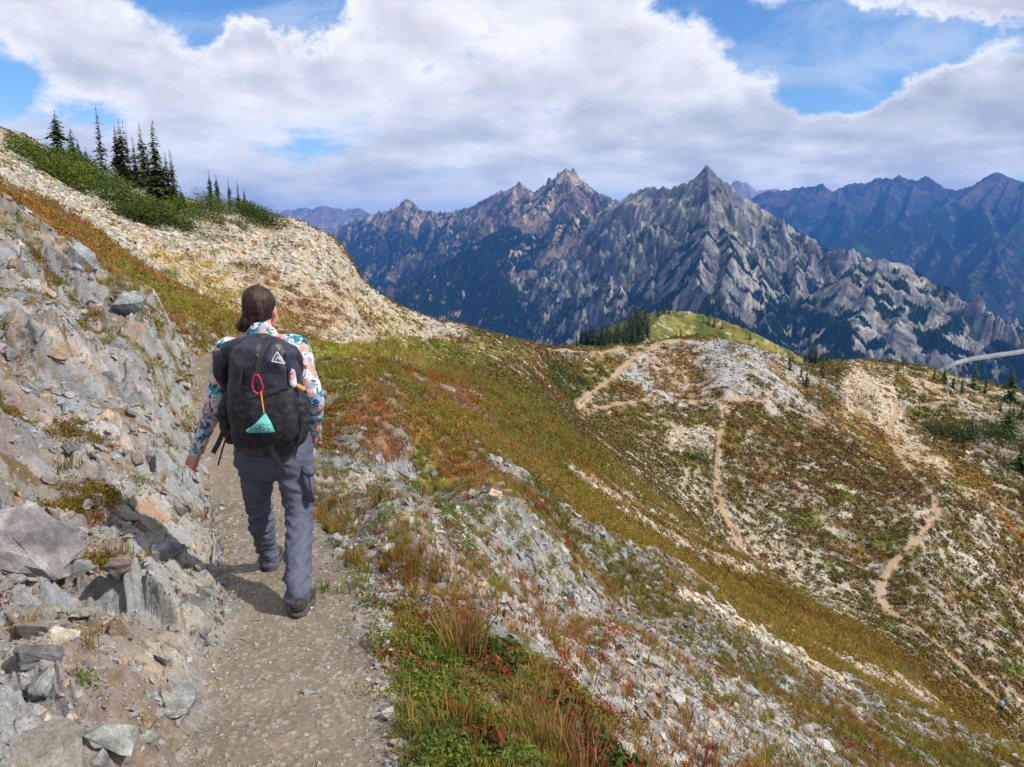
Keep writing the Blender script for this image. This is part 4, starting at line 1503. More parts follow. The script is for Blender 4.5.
def tree_proto(kind, k):
    key = (kind, k)
    if key in TREE_PROTO:
        return TREE_PROTO[key]
    rng = np.random.default_rng(hash(key) % 1000 if False else 100 + k * 7 + len(kind) * 31)
    if kind == 'spire':
        V, Fc, C_ = conifer(rng, 40, .135 + .03 * rng.random(), .03, .4, (.044, .064, .017), 1.0)
    elif kind == 'thin':
        V, Fc, C_ = conifer(rng, 32, .105, .12, .6, (.048, .050, .020), .9)
    elif kind == 'bushy':
        V, Fc, C_ = conifer(rng, 26, .30, .0, .5, (.036, .062, .018), 1.0)
    elif kind == 'bright':
        V, Fc, C_ = conifer(rng, 24, .22, .02, .4, (.06, .095, .022), 1.0)
    else:
        V, Fc, C_ = conifer(rng, 22, .17, .03, .4, (.020, .038, .015), 1.0)
    cr_ = bpy.data.meshes.new
    o = np_mesh('crown', V, Fc, mat_needle, smooth=False, color=np.clip(C_, .008, .3))
    t_ = np_mesh('trunk', *trunk_mesh(.011 if kind in ('spire', 'thin') else .02), mat_bark)
    COL.objects.unlink(o)
    COL.objects.unlink(t_)
    TREE_PROTO[key] = (o, t_)
    return TREE_PROTO[key]


def tree(u, vb, vt, kind, k, label, group, grid=None, d=None, cat='conifer', name='fir_tree', sink=0.0):
    """stand a tree with its base seen at (u, vb), its top at vt"""
    g = grid or G
    p = g.hit(u, vb, skip=2 if g is G else 0)
    dep = p[1] * CP - p[2] * SP
    x, y, z = ray(u, vt)
    top = z / math.hypot(x, y) * math.hypot(p[0], p[1])
    h = max(top - p[2], .5)
    root = empty(name, p - np.array([0, 0, sink]), RNG.random() * 6.28)
    tag(root, label, cat, group)
    root.scale = (h, h, h)
    for part in tree_proto(kind, k):
        c = part.copy()
        COL.objects.link(c)
        c.parent = root
    return root


GL = 'firs on the left skyline'
tree(58, 150, 110, 'bushy', 0, 'broad bushy fir at the upper left with a ragged double top', GL)
tree(72, 156, 128, 'bushy', 1, 'lower bushy fir leaning against the broad one at the upper left', GL)
tree(80, 160, 138, 'spire', 4, 'short pointed fir just left of the lone thin snag like fir', GL)
tree(87, 163, 146, 'spire', 5, 'smallest pointed fir between the bushy fir and the lone thin one', GL)
tree(102, 166, 107, 'thin', 0, 'lone very thin tall fir standing apart on the skyline', GL)
tree(119, 178, 125, 'spire', 0, 'slim dark fir at the left end of the dense skyline row', GL)
tree(125, 180, 120, 'spire', 1, 'second slim fir from the left in the dense skyline row', GL)
tree(131, 183, 120, 'thin', 1, 'third fir of the dense skyline row with gaps in its branches', GL)
tree(138, 188, 137, 'spire', 2, 'shorter dark fir in the middle of the dense skyline row', GL)
tree(146, 192, 123, 'spire', 3, 'tall dark fir in the middle of the dense skyline row', GL)
tree(151, 198, 146, 'spire', 5, 'low fir tucked before the two tallest of the skyline row', GL)
tree(158, 206, 120, 'spire', 0, 'tallest and widest dark fir near the right of the skyline row', GL)
tree(165, 208, 158, 'bushy', 2, 'squat bushy fir right of the tallest in the skyline row', GL)
tree(170, 210, 152, 'spire', 1, 'pale green fir at the right end of the dense skyline row', GL)
tree(176, 211, 150, 'spire', 2, 'last fir at the right end of the dense skyline row', GL)
tree(183, 214, 186, 'bushy', 0, 'small rounded fir below the right end of the skyline row', GL)
tree(211, 200, 170, 'spire', 3, 'taller fir of the pair starting the second skyline group', GL)
tree(218, 202, 174, 'spire', 4, 'shorter fir of the pair starting the second skyline group', GL)
tree(230, 205, 177, 'thin', 2, 'thin bare fir in the middle of the second skyline group', GL)
tree(239, 207, 180, 'thin', 3, 'thin fir with red brown needles in the second skyline group', GL)
tree(245, 210, 187, 'spire', 5, 'smallest fir at the right end of the second skyline group', GL)

mat_shrub = tint_material('shrub_leaves', rough=.7, spec=.15, vary=.3, scale=3)


def shrub_mesh(rng, n, leaf, tint, L=1., Wd=.6, Hh=.4):
    lobes = []
    nl = 9
    for k in range(nl):
        t = (k + .5) / nl - .5
        lobes.append((t * L, rng.normal() * Wd * .18, Hh * (.15 + .25 * rng.random()), Hh * (.55 + .5 * rng.random()) + .04))
    Vs, Fs, Cs = [], [], []
    for k in range(n):
        lx, ly, lz, lr_ = lobes[rng.integers(nl)]
        d = rng.normal(size=3)
        d /= np.linalg.norm(d)
        c = np.array([lx, ly, lz]) + d * lr_ * (.55 + .55 * rng.random()) * np.array([1.2, Wd / Hh * .5 + .3, .8])
        a = d + rng.normal(size=3) * .6
        a /= np.linalg.norm(a)
        t = np.cross(a, rng.normal(size=3))
        t /= np.linalg.norm(t)
        s = np.cross(a, t)
        l = leaf * (.5 + rng.random())
        b = len(Vs)
        Vs += [c - t * l, c - s * l * .5, c + t * l, c + s * l * .5]
        Fs += [(b, b + 1, b + 2), (b, b + 2, b + 3)]
        Cs += [np.array(tint) * (.5 + rng.random())] * 4
    return np.array(Vs), np.array(Fs), np.array(Cs)


def shrub(u, v, wpx, hpx, tint, label, seed, rz=0, grid=None, group=None, cat='shrub', name='shrub', n=500, tiltx=0):
    g = grid or G
    p = g.hit(u, v + hpx * .35, skip=2 if g is G else 0)
    dep = p[1] * CP - p[2] * SP
    s = wpx * dep / FPX
    rng = np.random.default_rng(seed)
    V, Fc, C_ = shrub_mesh(rng, int(n * 4.5), .023 if wpx > 12 else .04, tint, 1., .55, max(.16, hpx / wpx * 1.0))
    o = np_mesh(name, V * s, Fc, mat_shrub, smooth=False, color=np.clip(C_, .008, .4))
    o.location = p
    o.rotation_euler = (0, tiltx, rz)
    return tag(o, label, cat, group)


DG, MG, LG = (.043, .064, .012), (.068, .094, .014), (.14, .17, .02)
GS = 'mats of low fir on the left ridge'
shrub(38, 157, 46, 20, MG, 'long green mat of dwarf fir at the upper left end of the ridge', 1, 0, group=GS, n=1800, tiltx=.5)
shrub(58, 174, 44, 22, MG, 'deep green dwarf fir mat below the broad bushy fir', 2, 0, group=GS, n=1800, tiltx=.35)
shrub(92, 178, 52, 26, MG, 'bright dwarf fir mat below the lone thin fir', 3, 0, group=GS, n=1800, tiltx=.5)
shrub(118, 197, 40, 20, (.055, .09, .02), 'olive dwarf fir mat under the dense skyline row', 4, 0, group=GS, n=1500, tiltx=.4)
shrub(138, 214, 44, 20, DG, 'dark rounded dwarf fir clump hanging over the pale slope', 5, 0, group=GS, n=1700, tiltx=.1)
shrub(163, 214, 44, 20, MG, 'green dwarf fir mat under the tallest firs', 6, 0, group=GS, n=1500, tiltx=.4)
shrub(198, 226, 16, 30, (.05, .08, .02), 'narrow olive shrub running down the pale slope', 7, 0, group=GS, n=900, tiltx=.9)
shrub(216, 207, 30, 16, MG, 'green dwarf fir mat under the second skyline group', 8, 0, group=GS, n=1000, tiltx=.5)
shrub(240, 224, 18, 12, DG, 'small dark dwarf fir cushion below the second skyline group', 9, 0, group=GS, n=700)
shrub(243, 210, 30, 14, MG, 'green mat just right of the second skyline group', 10, 0, group=GS, n=900, tiltx=.3)
shrub(266, 219, 30, 16, DG, 'last dwarf fir mat where the ridge drops to the right', 11, 0, group=GS, n=1000, tiltx=.4)
shrub(182, 208, 30, 18, MG, 'rounded green mat at the right end of the dense row', 42, 0, group=GS, n=1300, tiltx=.5)
shrub(206, 214, 26, 14, DG, 'dark mat between the two groups of skyline firs', 43, 0, group=GS, n=1100, tiltx=.4)
shrub(76, 165, 34, 16, DG, 'dark mat between the bushy fir and the lone thin fir', 45, 0, group=GS, n=1300, tiltx=.5)
shrub(255, 214, 24, 12, DG, 'dark mat near the right end of the skyline fringe', 47, 0, group=GS, n=900, tiltx=.4)
shrub(168, 273, 12, 9, LG, 'single bright green bush alone on the pale slope', 12, 0, n=500)
shrub(356, 247, 8, 4, DG, 'tiny dark bush on the ridge just above the cliff', 13, 0, n=200)

# right knoll and ridge
shrub(700, 455, 18, 16, (.04, .085, .02), 'round green bush beside the middle footpath', 20, n=600)
shrub(579, 491, 11, 15, LG, 'bright green young bush on the near heather slope', 21, n=400)
shrub(637, 525, 9, 12, MG, 'small green bush below the pale scree streak', 22, n=300)
shrub(733, 345, 14, 10, MG, 'green bush on the crest of the grey knoll', 23, n=400)
shrub(820, 399, 22, 17, DG, 'dark oval bush on the pale gully of the right ridge', 24, n=700)
shrub(862, 401, 11, 17, DG, 'small dark leaning bush right of the oval one', 25, n=500, tiltx=.8)
shrub(826, 382, 14, 22, (.055, .085, .03), 'upright grey green bush above the dark oval one', 26, n=600)
shrub(720, 700, 8, 6, MG, 'little green bush low on the slope', 29, n=200)
shrub(953, 432, 34, 18, DG, 'dark spreading bush left of the dense fir on the right ridge', 27, n=700)
shrub(986, 432, 32, 18, DG, 'dark spreading bush right of the dense fir on the right ridge', 28, n=700)
shrub(1019, 450, 22, 36, DG, 'dark bush at the right edge below the firs', 30, n=700)
shrub(1004, 425, 26, 22, DG, 'dark bush among boulders near the right edge', 31, n=600)
shrub(640, 690, 7, 6, MG, 'little round bush on the lower slope', 32, n=200)
GRr = 'firs on the right ridge'
tree(970, 440, 410, 'dark', 0, 'dense dark fir standing among bushes on the right ridge', GRr)
tree(801, 380, 365, 'bright', 0, 'bright green fir at the left start of the right ridge', GRr)
tree(806, 387, 370, 'bushy', 1, 'darker fir leaning below the bright one', GRr)
tree(822, 378, 356, 'bright', 1, 'yellow green fir on top of the pale gully', GRr)
tree(898, 372, 362, 'dark', 1, 'small dark fir on the ridge crest', GRr)
tree(944, 384, 364, 'bright', 2, 'light green fir on the crest left of the valley road', GRr)
tree(962, 394, 376, 'dark', 2, 'short dark fir by the end of the upper right trail', GRr)
tree(974, 388, 362, 'bright', 0, 'pointed light green fir below the valley road', GRr)
tree(984, 396, 370, 'thin', 2, 'thin fir at the end of the upper right trail', GRr)
tree(1010, 402, 366, 'bushy', 0, 'large bushy fir at the right edge of the crest', GRr)
tree(1000, 412, 396, 'dark', 0, 'squat dark fir below the large bushy one', GRr)
tree(1012, 425, 402, 'dark', 3, 'dark fir below the crest near the right edge', GRr)
tree(1021, 418, 396, 'dark', 1, 'dark fir cut by the right edge of the picture', GRr)

tree(1006, 438, 404, 'bushy', 2, 'dark wide fir among bushes right of the dense one', GRr)
tree(1019, 470, 440, 'bushy', 1, 'dark low fir at the right edge halfway down the ridge', GRr)
tree(934, 380, 367, 'bright', 1, 'small light green fir on the crest before the road begins', GRr)
tree(953, 388, 376, 'bushy', 0, 'small rounded fir on the crest under the road', GRr)
tree(790, 372, 352, 'dark', 2, 'dark fir in the gap just right of the grey knoll', GRr)
# hill behind the saddle: dense little wood on its left flank, single firs on the crest
rng = np.random.default_rng(12)
GW = 'firs in the little wood left of the saddle'
k = 0
for q in range(105):
    u_ = 572 + 76 * rng.random()
    v_ = np.interp(u_, [572, 600, 625, 650], [352, 345, 336, 325]) + rng.random() * 18 - 3
    if v_ > 350:
        continue
    tree(u_, v_, v_ - 14 - 13 * rng.random(), 'dark', k % 4, 'dark fir packed in the little wood on the shaded side of the grassy knoll', GW, gh, name='fir_tree')
    k += 1
GK = 'firs on the grassy knoll'
for (u_, vb, vt, kind, kk, lab) in [
        (664, 314, 297, 'dark', 0, 'tallest dark fir on the top of the grassy knoll'),
        (669, 315, 300, 'dark', 1, 'dark fir right beside the tallest on the top of the grassy knoll'),
        (658, 317, 303, 'dark', 2, 'shorter dark fir left of the tallest on the grassy knoll'),
        (640, 320, 306, 'spire', 3, 'slim fir at the left end of the grassy knoll top'),
        (635, 330, 314, 'dark', 3, 'dark fir at the edge between wood and grass'),
        (676, 338, 329, 'dark', 1, 'short dark fir alone on the grass above the saddle'),
        (681, 337, 327, 'dark', 2, 'short dark fir beside the lone one above the saddle'),
        (709, 325, 313, 'dark', 0, 'dark fir on the right shoulder of the grassy knoll'),
        (714, 327, 315, 'dark', 3, 'second dark fir on the right shoulder of the grassy knoll'),
        (703, 324, 316, 'dark', 2, 'small dark fir left on the right shoulder of the grassy knoll'),
        (722, 330, 321, 'dark', 1, 'lowest dark fir on the right shoulder of the grassy knoll'),
        (750, 341, 330, 'dark', 0, 'dark fir far down the right side of the grassy knoll')]:
    tree(u_, vb, vt, kind, kk, lab, GK, gh)
for q in range(16):
    u_ = 792 + 50 * rng.random()
    tree(u_, 372, 350 - 12 * rng.random() + abs(u_ - 808) * .25, 'dark', q % 4, 'dark fir rising from behind the gap between knoll and right ridge', 'firs behind the gap', gh)
# ================================================================== the hiker
def W(u, v, y):
    a, b, c = ray(u, v)
    return np.array([a, b, c]) * (y / b)


def loft_bm(bm, pts, rad, sides=20, up=(0, 0, 1)):
    """closed tube through pts with elliptical sections rad[i] = r or (r_side, r_depth); rounded ends"""
    P = [Vector(p) for p in pts]
    R_ = [(r, r) if not hasattr(r, '__len__') else r for r in rad]
    # resample with catmull-rom
    PP, RRr = [], []
    n = len(P)
    for i in range(n - 1):
        p0, p1, p2, p3 = P[max(i - 1, 0)], P[i], P[i + 1], P[min(i + 2, n - 1)]
        for s in range(6):
            t = s / 6
            q = .5 * ((2 * p1) + (p2 - p0) * t + (2 * p0 - 5 * p1 + 4 * p2 - p3) * t * t + (3 * p1 - p0 - 3 * p2 + p3) * t ** 3)
            PP.append(q)
            ts = t * t * (3 - 2 * t)
            RRr.append((R_[i][0] + (R_[i + 1][0] - R_[i][0]) * ts, R_[i][1] + (R_[i + 1][1] - R_[i][1]) * ts))
    PP.append(P[-1])
    RRr.append(R_[-1])
    # end caps as shrinking rings
    d0 = (PP[0] - PP[1]).normalized()
    d1 = (PP[-1] - PP[-2]).normalized()
    A, B = [], []
    for k in (.98, .8, .45):
        c = math.sqrt(1 - k * k)
        A.append((PP[0] + d0 * min(RRr[0]) * k, (RRr[0][0] * c, RRr[0][1] * c)))
        B.append((PP[-1] + d1 * min(RRr[-1]) * k, (RRr[-1][0] * c, RRr[-1][1] * c)))
    seq = A + list(zip(PP, RRr)) + B[::-1]
    rings = []
    prev = None
    for i, (p, r) in enumerate(seq):
        a = seq[max(i - 1, 0)][0]
        b = seq[min(i + 1, len(seq) - 1)][0]
        t = (b - a).normalized()
        ref = Vector((1, 0, 0)) if abs(t.x) < .85 else Vector((0, 0, 1))
        if prev is not None:
            ref = prev
        s = (ref - t * ref.dot(t)).normalized()
        prev = s
        f = t.cross(s)
        ring = [bm.verts.new(p + s * math.cos(6.28318 * k / sides) * r[0] + f * math.sin(6.28318 * k / sides) * r[1]) for k in range(sides)]
        rings.append(ring)
    for a, b in zip(rings[:-1], rings[1:]):
        for k in range(sides):
            bm.faces.new((a[k], a[(k + 1) % sides], b[(k + 1) % sides], b[k]))
    bm.faces.new(rings[0][::-1])
    bm.faces.new(rings[-1])


def ball_bm(bm, c, r, rot=None, seg=20):
    m = Matrix.Translation(Vector(c)) @ (rot.to_4x4() if rot else Matrix.Identity(4)) @ Matrix.Diagonal((*r, 1))
    bmesh.ops.create_uvsphere(bm, u_segments=seg, v_segments=seg // 2, radius=1, matrix=m)


def fused(bm, voxel, smooth=4, fac=.5):
    """union of closed shapes as one continuous surface; returns V, F"""
    bmesh.ops.recalc_face_normals(bm, faces=bm.faces)
    me = bpy.data.meshes.new('tmp')
    bm.to_mesh(me)
    bm.free()
    o = bpy.data.objects.new('tmp', me)
    COL.objects.link(o)
    m = o.modifiers.new('r', 'REMESH')
    m.mode = 'VOXEL'
    m.voxel_size = voxel
    s = o.modifiers.new('s', 'SMOOTH')
    s.iterations = smooth
    s.factor = fac
    dg = bpy.context.evaluated_depsgraph_get()
    dg.update()
    ev = o.evaluated_get(dg)
    m2 = bpy.data.meshes.new_from_object(ev)
    V = np.empty(len(m2.vertices) * 3, np.float32)
    m2.vertices.foreach_get('co', V)
    Nn = np.empty(len(m2.vertices) * 3, np.float32)
    m2.vertices.foreach_get('normal', Nn)
    Fq = np.array([list(p.vertices) for p in m2.polygons if len(p.vertices) == 4])
    bpy.data.objects.remove(o)
    bpy.data.meshes.remove(me)
    bpy.data.meshes.remove(m2)
    return V.reshape(-1, 3), Fq, Nn.reshape(-1, 3)


def simple(name, bm, mat, parent=None, smooth=True, org=None):
    bmesh.ops.recalc_face_normals(bm, faces=bm.faces)
    if org is not None:
        bmesh.ops.translate(bm, verts=bm.verts, vec=-Vector(org))
    me = bpy.data.meshes.new(name)
    for f in bm.faces:
        f.smooth = smooth
    bm.to_mesh(me)
    bm.free()
    me.materials.append(mat)
    o = bpy.data.objects.new(name, me)
    COL.objects.link(o)
    if parent:
        o.parent = parent
    return o


def floral():
    m = principled('floral_shirt', (.6, .6, .62), .75, .2)
    nt_ = m.node_tree
    N_, L_ = nt_.nodes, nt_.links
    b = N_['Principled BSDF']
    tc_ = N_.new('ShaderNodeTexCoord')
    last = None
    for i, (sc_, thr, col, off) in enumerate([(0, 0, (.56, .55, .62), 0), (17, .54, (.70, .33, .24), 3.1), (15, .57, (.36, .28, .40), 7.7), (19, .555, (.015, .17, .25), 12.4), (24, .60, (.01, .07, .14), 21.3), (21, .60, (.08, .40, .42), 33)]):
        if sc_ == 0:
            last = col
            continue
        mp = N_.new('ShaderNodeMapping')
        mp.inputs['Location'].default_value = (off, off * .7, -off)
        L_.new(tc_.outputs['Object'], mp.inputs[0])
        n_ = N_.new('ShaderNodeTexNoise')
        n_.inputs['Scale'].default_value = sc_
        n_.inputs['Detail'].default_value = 2
        n_.inputs['Distortion'].default_value = .8
        L_.new(mp.outputs[0], n_.inputs['Vector'])
        mr = N_.new('ShaderNodeMapRange')
        mr.inputs['From Min'].default_value = thr
        mr.inputs['From Max'].default_value = thr + .015
        L_.new(n_.outputs['Fac'], mr.inputs['Value'])
        mx_ = N_.new('ShaderNodeMix')
        mx_.data_type = 'RGBA'
        L_.new(mr.outputs[0], mx_.inputs[0])
        if isinstance(last, tuple):
            mx_.inputs[6].default_value = (*last, 1)
        else:
            L_.new(last, mx_.inputs[6])
        mx_.inputs[7].default_value = (*col, 1)
        last = mx_.outputs[2]
    L_.new(last, b.inputs['Base Color'])
    return m


M_SKIN = noise_material('skin', (.50, .22, .15), (.58, .29, .21), 30, .55, .05, spec=.35)
M_HAIR = noise_material('brown_hair', (.008, .005, .004), (.050, .024, .016), 26, .58, .5, 60, spec=.35, dist=.006)
for n_ in M_HAIR.node_tree.nodes:
    if n_.type == 'TEX_NOISE':          # draw the noise out into strands
        mp_ = M_HAIR.node_tree.nodes.new('ShaderNodeMapping')
        mp_.inputs['Scale'].default_value = (3.2, 1.6, .35)
        mp_.inputs['Rotation'].default_value = (0, .35, 0)
        M_HAIR.node_tree.links.new(n_.inputs['Vector'].links[0].from_socket, mp_.inputs[0])
        M_HAIR.node_tree.links.new(mp_.outputs[0], n_.inputs['Vector'])
M_SHIRT = floral()
M_TROUS = noise_material('slate_blue_cloth', (.072, .082, .118), (.094, .106, .148), 12, .8, .35, 18, spec=.2, dist=.02)
M_SHOE = noise_material('dark_shoe', (.03, .026, .024), (.06, .05, .045), 40, .8, .4)
M_SOLE = noise_material('rubber_sole', (.05, .045, .04), (.09, .08, .07), 50, .9, .4)
M_PACK = noise_material('black_pack_fabric', (.012, .012, .022), (.026, .026, .046), 11, .45, .45, 13, spec=.45, dist=.03)
M_MESH = noise_material('black_mesh_pocket', (.007, .007, .010), (.024, .024, .032), 34, .6, .5, 26, spec=.35, dist=.02)
M_WEB = noise_material('dark_webbing', (.02, .02, .024), (.035, .035, .04), 120, .7, .4)
M_BROWNWEB = noise_material('brown_webbing', (.07, .03, .02), (.10, .05, .03), 120, .7, .4)
M_WHITE = noise_material('white_print', (.65, .65, .70), (.75, .75, .78), 50, .6, 0)
M_RED = principled('pink_red_anodised', (.75, .03, .10), .3, .5, .6)
M_ORANGE = noise_material('orange_cord', (.70, .22, .03), (.75, .35, .05), 80, .7, .2)
M_TEAL = noise_material('teal_pouch', (.09, .38, .36), (.16, .50, .47), 25, .7, .3)
M_NAVY = noise_material('navy_print', (.02, .04, .09), (.03, .06, .12), 50, .7, 0)
M_BLUE = noise_material('blue_jacket', (.05, .13, .30), (.09, .20, .40), 12, .8, .3)
M_BLACKT = noise_material('black_trousers', (.012, .012, .018), (.02, .02, .03), 12, .8, .3)
M_LILAC = noise_material('pale_pack', (.35, .45, .55), (.45, .55, .62), 12, .8, .3)


def limb_frame(a, b):
    z = (Vector(b) - Vector(a)).normalized()
    return z


def hand_bm(bm, wrist, elbow, palm_dir, thumb_dir, L_=.17, curl=.7):
    """palm, four separate curled fingers of different length and a thumb from the palm's side"""
    wv = Vector(wrist)
    ax = (wv - Vector(elbow)).normalized()
    pd = Vector(palm_dir)
    pd = (pd - ax * pd.dot(ax)).normalized()          # the way the palm faces
    td = ax.cross(pd)
    if td.dot(Vector(thumb_dir)) < 0:
        td = -td                                      # the thumb side
    palm_end = wv + ax * .085
    loft_bm(bm, [wv - ax * .02, wv + ax * .02, wv + ax * .05, palm_end], [(.024, .018), (.030, .017), (.036, .016), (.036, .014)], 14)
    # palm plane lies along td: make it wide by adding side rolls
    for q in (-.024, -.008, .008, .024):
        loft_bm(bm, [wv + td * q * .7, palm_end + td * q], [.014, .011], 8)
    for q, ln in ((.026, .068), (.009, .078), (-.009, .073), (-.026, .056)):
        p0 = palm_end + td * q - ax * .012
        c1 = curl * .5
        d1 = (ax * math.cos(c1) + pd * math.sin(c1)).normalized()
        p1 = p0 + d1 * ln * .48
        c2 = c1 + curl * .9
        d2 = (ax * math.cos(c2) + pd * math.sin(c2)).normalized()
        p2 = p1 + d2 * ln * .32
        c3 = c2 + curl * .5
        d3 = (ax * math.cos(c3) + pd * math.sin(c3)).normalized()
        p3 = p2 + d3 * ln * .24
        loft_bm(bm, [p0, p1, p2, p3], [.0092, .0085, .0078, .0065], 8)
    t0 = wv + ax * .025 + td * .022
    t1 = t0 + (ax * .6 + td * .7 + pd * .25).normalized() * .038
    t2 = t1 + (ax * .9 + td * .15 + pd * .45).normalized() * .030
    loft_bm(bm, [t0, t1, t2], [.013, .0105, .008], 8)


# joints read off the figure, y = distance ahead
foot_r = G.hit(300, 614)
foot_l = G.hit(271, 568)
YR, YL = foot_r[1], foot_l[1]
YP = YR * .42 + YL * .58           # pelvis
print('HIKER', foot_r, foot_l)
J = dict(
    head=W(260, 309, YP + .06), neck=W(261, 331, YP + .03), chest=W(262, 370, YP + .02), waist=W(268, 418, YP - .01), pelv=W(274, 440, YP - .02),
    shl=W(229, 350, YP + .02), ell=W(214, 406, YP - .01), wrl=W(196, 452, YP + .03),
    shr=W(296, 348, YP + .03), elr=W(314, 398, YP - .04), wrr=W(315, 430, YP + .12),
    hil=W(255, 452, YP), knl=W(259, 505, YP + .16), anl=W(269, 556, YL + .0),
    hir=W(294, 452, YP - .02), knr=W(299, 520, YP - .11), anr=W(298, 594, YR + .03))
BASE = np.array([(foot_l[0] + foot_r[0]) / 2, (YL + YR) / 2, (foot_l[2] + foot_r[2]) / 2])
for k in J:
    J[k] = J[k] - BASE
FR, FL = foot_r - BASE, foot_l - BASE


def build_hiker(label, mats, voxel, detail=True, cargo=True):
    root = empty('person', BASE)
    tag(root, label, 'person')
    H = J['head']
    # --- body: one continuous figure
    bm = bmesh.new()
    ball_bm(bm, H + [0, -.005, .025], (.078, .094, .100))
    ball_bm(bm, H + [.012, .045, -.045], (.058, .058, .070))
    loft_bm(bm, [H + [.018, .085, .0], H + [.023, .112, -.028], H + [.022, .100, -.040]], [.010, .015, .010], 8)      # nose
    ball_bm(bm, H + [.018, .095, -.068], (.024, .010, .007), seg=10)                                                   # mouth
    for sx in (-1, 1):
        ball_bm(bm, H + [.018 + sx * .031, .086, .006], (.014, .010, .010), seg=10)                                    # eyes
        ball_bm(bm, H + [sx * .079, .004, -.018], (.010, .020, .031), seg=12)                                          # ears
    loft_bm(bm, [H + [0, -.005, -.04], J['neck'], J['chest'] * .3 + J['neck'] * .7], [.052, .055, .075], 16)
    loft_bm(bm, [J['neck'] + [0, 0, -.06], J['chest'], J['waist'], J['pelv']], [(.11, .07), (.135, .09), (.12, .085), (.15, .10)], 20)
    loft_bm(bm, [J['neck'] + [0, 0, -.07], J['shl'], J['ell'], J['wrl']], [.05, .048, .034, .022], 14)
    loft_bm(bm, [J['neck'] + [0, 0, -.07], J['shr'], J['elr'], J['wrr']], [.05, .048, .034, .022], 14)
    loft_bm(bm, [J['pelv'], J['hil'], J['knl'], J['anl'] + [0, 0, -.02]], [.09, .080, .046, .030], 16)
    loft_bm(bm, [J['pelv'], J['hir'], J['knr'], J['anr'] + [0, 0, -.02]], [.09, .080, .046, .030], 16)
    hand_bm(bm, J['wrl'], J['ell'], (.6, .5, 0), (.3, .9, .1))
    hand_bm(bm, J['wrr'], J['elr'], (-1, 0, 0), (0, .8, .4))
    V, Fq, Nn = fused(bm, voxel * .8, 2, .4)
    np_mesh('body', V, Fq, mats['skin'], root)
    # --- hair
    bm = bmesh.new()
    ball_bm(bm, H + [-.002, -.014, .028], (.086, .096, .102))
    ball_bm(bm, H + [-.014, -.045, -.022], (.066, .052, .060))
    ball_bm(bm, H + [-.050, -.060, -.060], (.042, .035, .045))
    ball_bm(bm, H + [-.082, -.055, -.085], (.032, .030, .034))
    V, Fq, Nn = fused(bm, voxel * .8, 2)
    keep = ~((V[:, 1] - H[1] > .035) & (V[:, 2] - H[2] < .055))
    n = fbm(V[:, 0] * 90 + V[:, 1] * 60, V[:, 2] * 9 + V[:, 0] * 20, 5, 2)
    n2_ = fbm(V[:, 0] * 14, V[:, 2] * 12, 6, 3)
    V = V + Nn * (.0022 * n + .006 * n2_)[:, None]
    Fq = Fq[keep[Fq].all(1)]
    np_mesh('hair', V, Fq, mats['hair'], root)
    # --- trousers
    bm = bmesh.new()
    wl = J['waist'] * .45 + J['pelv'] * .55
    loft_bm(bm, [wl, J['pelv'] + [0, -.01, -.015], J['pelv'] + [0, -.01, -.09]], [(.178, .115), (.205, .142), (.182, .13)], 24)
    for sgn, h, k, a in ((-1, 'hil', 'knl', 'anl'), (1, 'hir', 'knr', 'anr')):
        hp, kp, ap = J[h], J[k], J[a]
        ball_bm(bm, hp + [sgn * -.008, -.055, -.02], (.100, .100, .120))
        loft_bm(bm, [hp + [0, 0, .02], hp * .62 + kp * .38, kp, kp * .5 + ap * .5 + [0, -.012, 0], ap + [0, -.01, .03], ap + [0, -.005, -.035]],
                [(.100, .115), (.091, .100), (.067, .077), (.062, .071), (.058, .066), (.060, .071)], 22)
    V, Fq, Nn = fused(bm, voxel, 5)
    zrel = V[:, 2]
    f1 = fbm(V[:, 0] * 7 + V[:, 1] * 5, zrel * 24 + V[:, 0] * 9, 41, 3)
    f2 = ridged(V[:, 0] * 5 + V[:, 2] * 2.5, zrel * 13 - V[:, 0] * 8, 43, 2) - .6
    low = sm(-.1, -.7, zrel - J['pelv'][2])
    kz = J['knl'][2]
    f3 = (1 - np.abs(vn(zrel * 15 + V[:, 0] * 6 + .8 * fbm(V[:, 0] * 9, V[:, 1] * 9, 45, 2), V[:, 0] * 3 + V[:, 1] * 4, 46))) ** 4
    kn = np.exp(-((zrel - kz + .02) / .13) ** 2) + .9 * np.exp(-((zrel - J['anr'][2] - .08) / .10) ** 2) + .5 * np.exp(-((zrel - J['hir'][2] + .10) / .07) ** 2)
    V = V + Nn * (.009 * f3 * kn)[:, None]
    V = V + Nn * (.009 * f1 + .022 * f2 * (.35 + .65 * low))[:, None]
    tr = np_mesh('trousers', V, Fq, mats['trousers'], root)
    if cargo:
        # seat seam and a cargo pocket on the right thigh
        bm = bmesh.new()
        c = J['hir'] * .55 + J['knr'] * .45
        px_, py_ = c[0] + .065, c[1] - .052
        m_ = Matrix.Translation((px_, py_, c[2])) @ Matrix.Rotation(-.75, 4, 'Z') @ Matrix.Rotation(.06, 4, 'X') @ Matrix.Diagonal((.062, .016, .085, 1))
        bmesh.ops.create_cube(bm, size=2, matrix=m_)
        bmesh.ops.bevel(bm, geom=bm.edges[:], offset=.010, segments=3, affect='EDGES')
        pk_ = simple('pocket', bm, mats['trousers'], tr)
        bm = bmesh.new()
        m_ = Matrix.Translation((px_ - .001, py_ - .003, c[2] + .085)) @ Matrix.Rotation(-.75, 4, 'Z') @ Matrix.Diagonal((.066, .019, .024, 1))
        bmesh.ops.create_cube(bm, size=2, matrix=m_)
        bmesh.ops.bevel(bm, geom=bm.edges[:], offset=.008, segments=2, affect='EDGES')
        simple('pocket_flap', bm, mats['trousers'], tr)
    # --- shirt
    bm = bmesh.new()
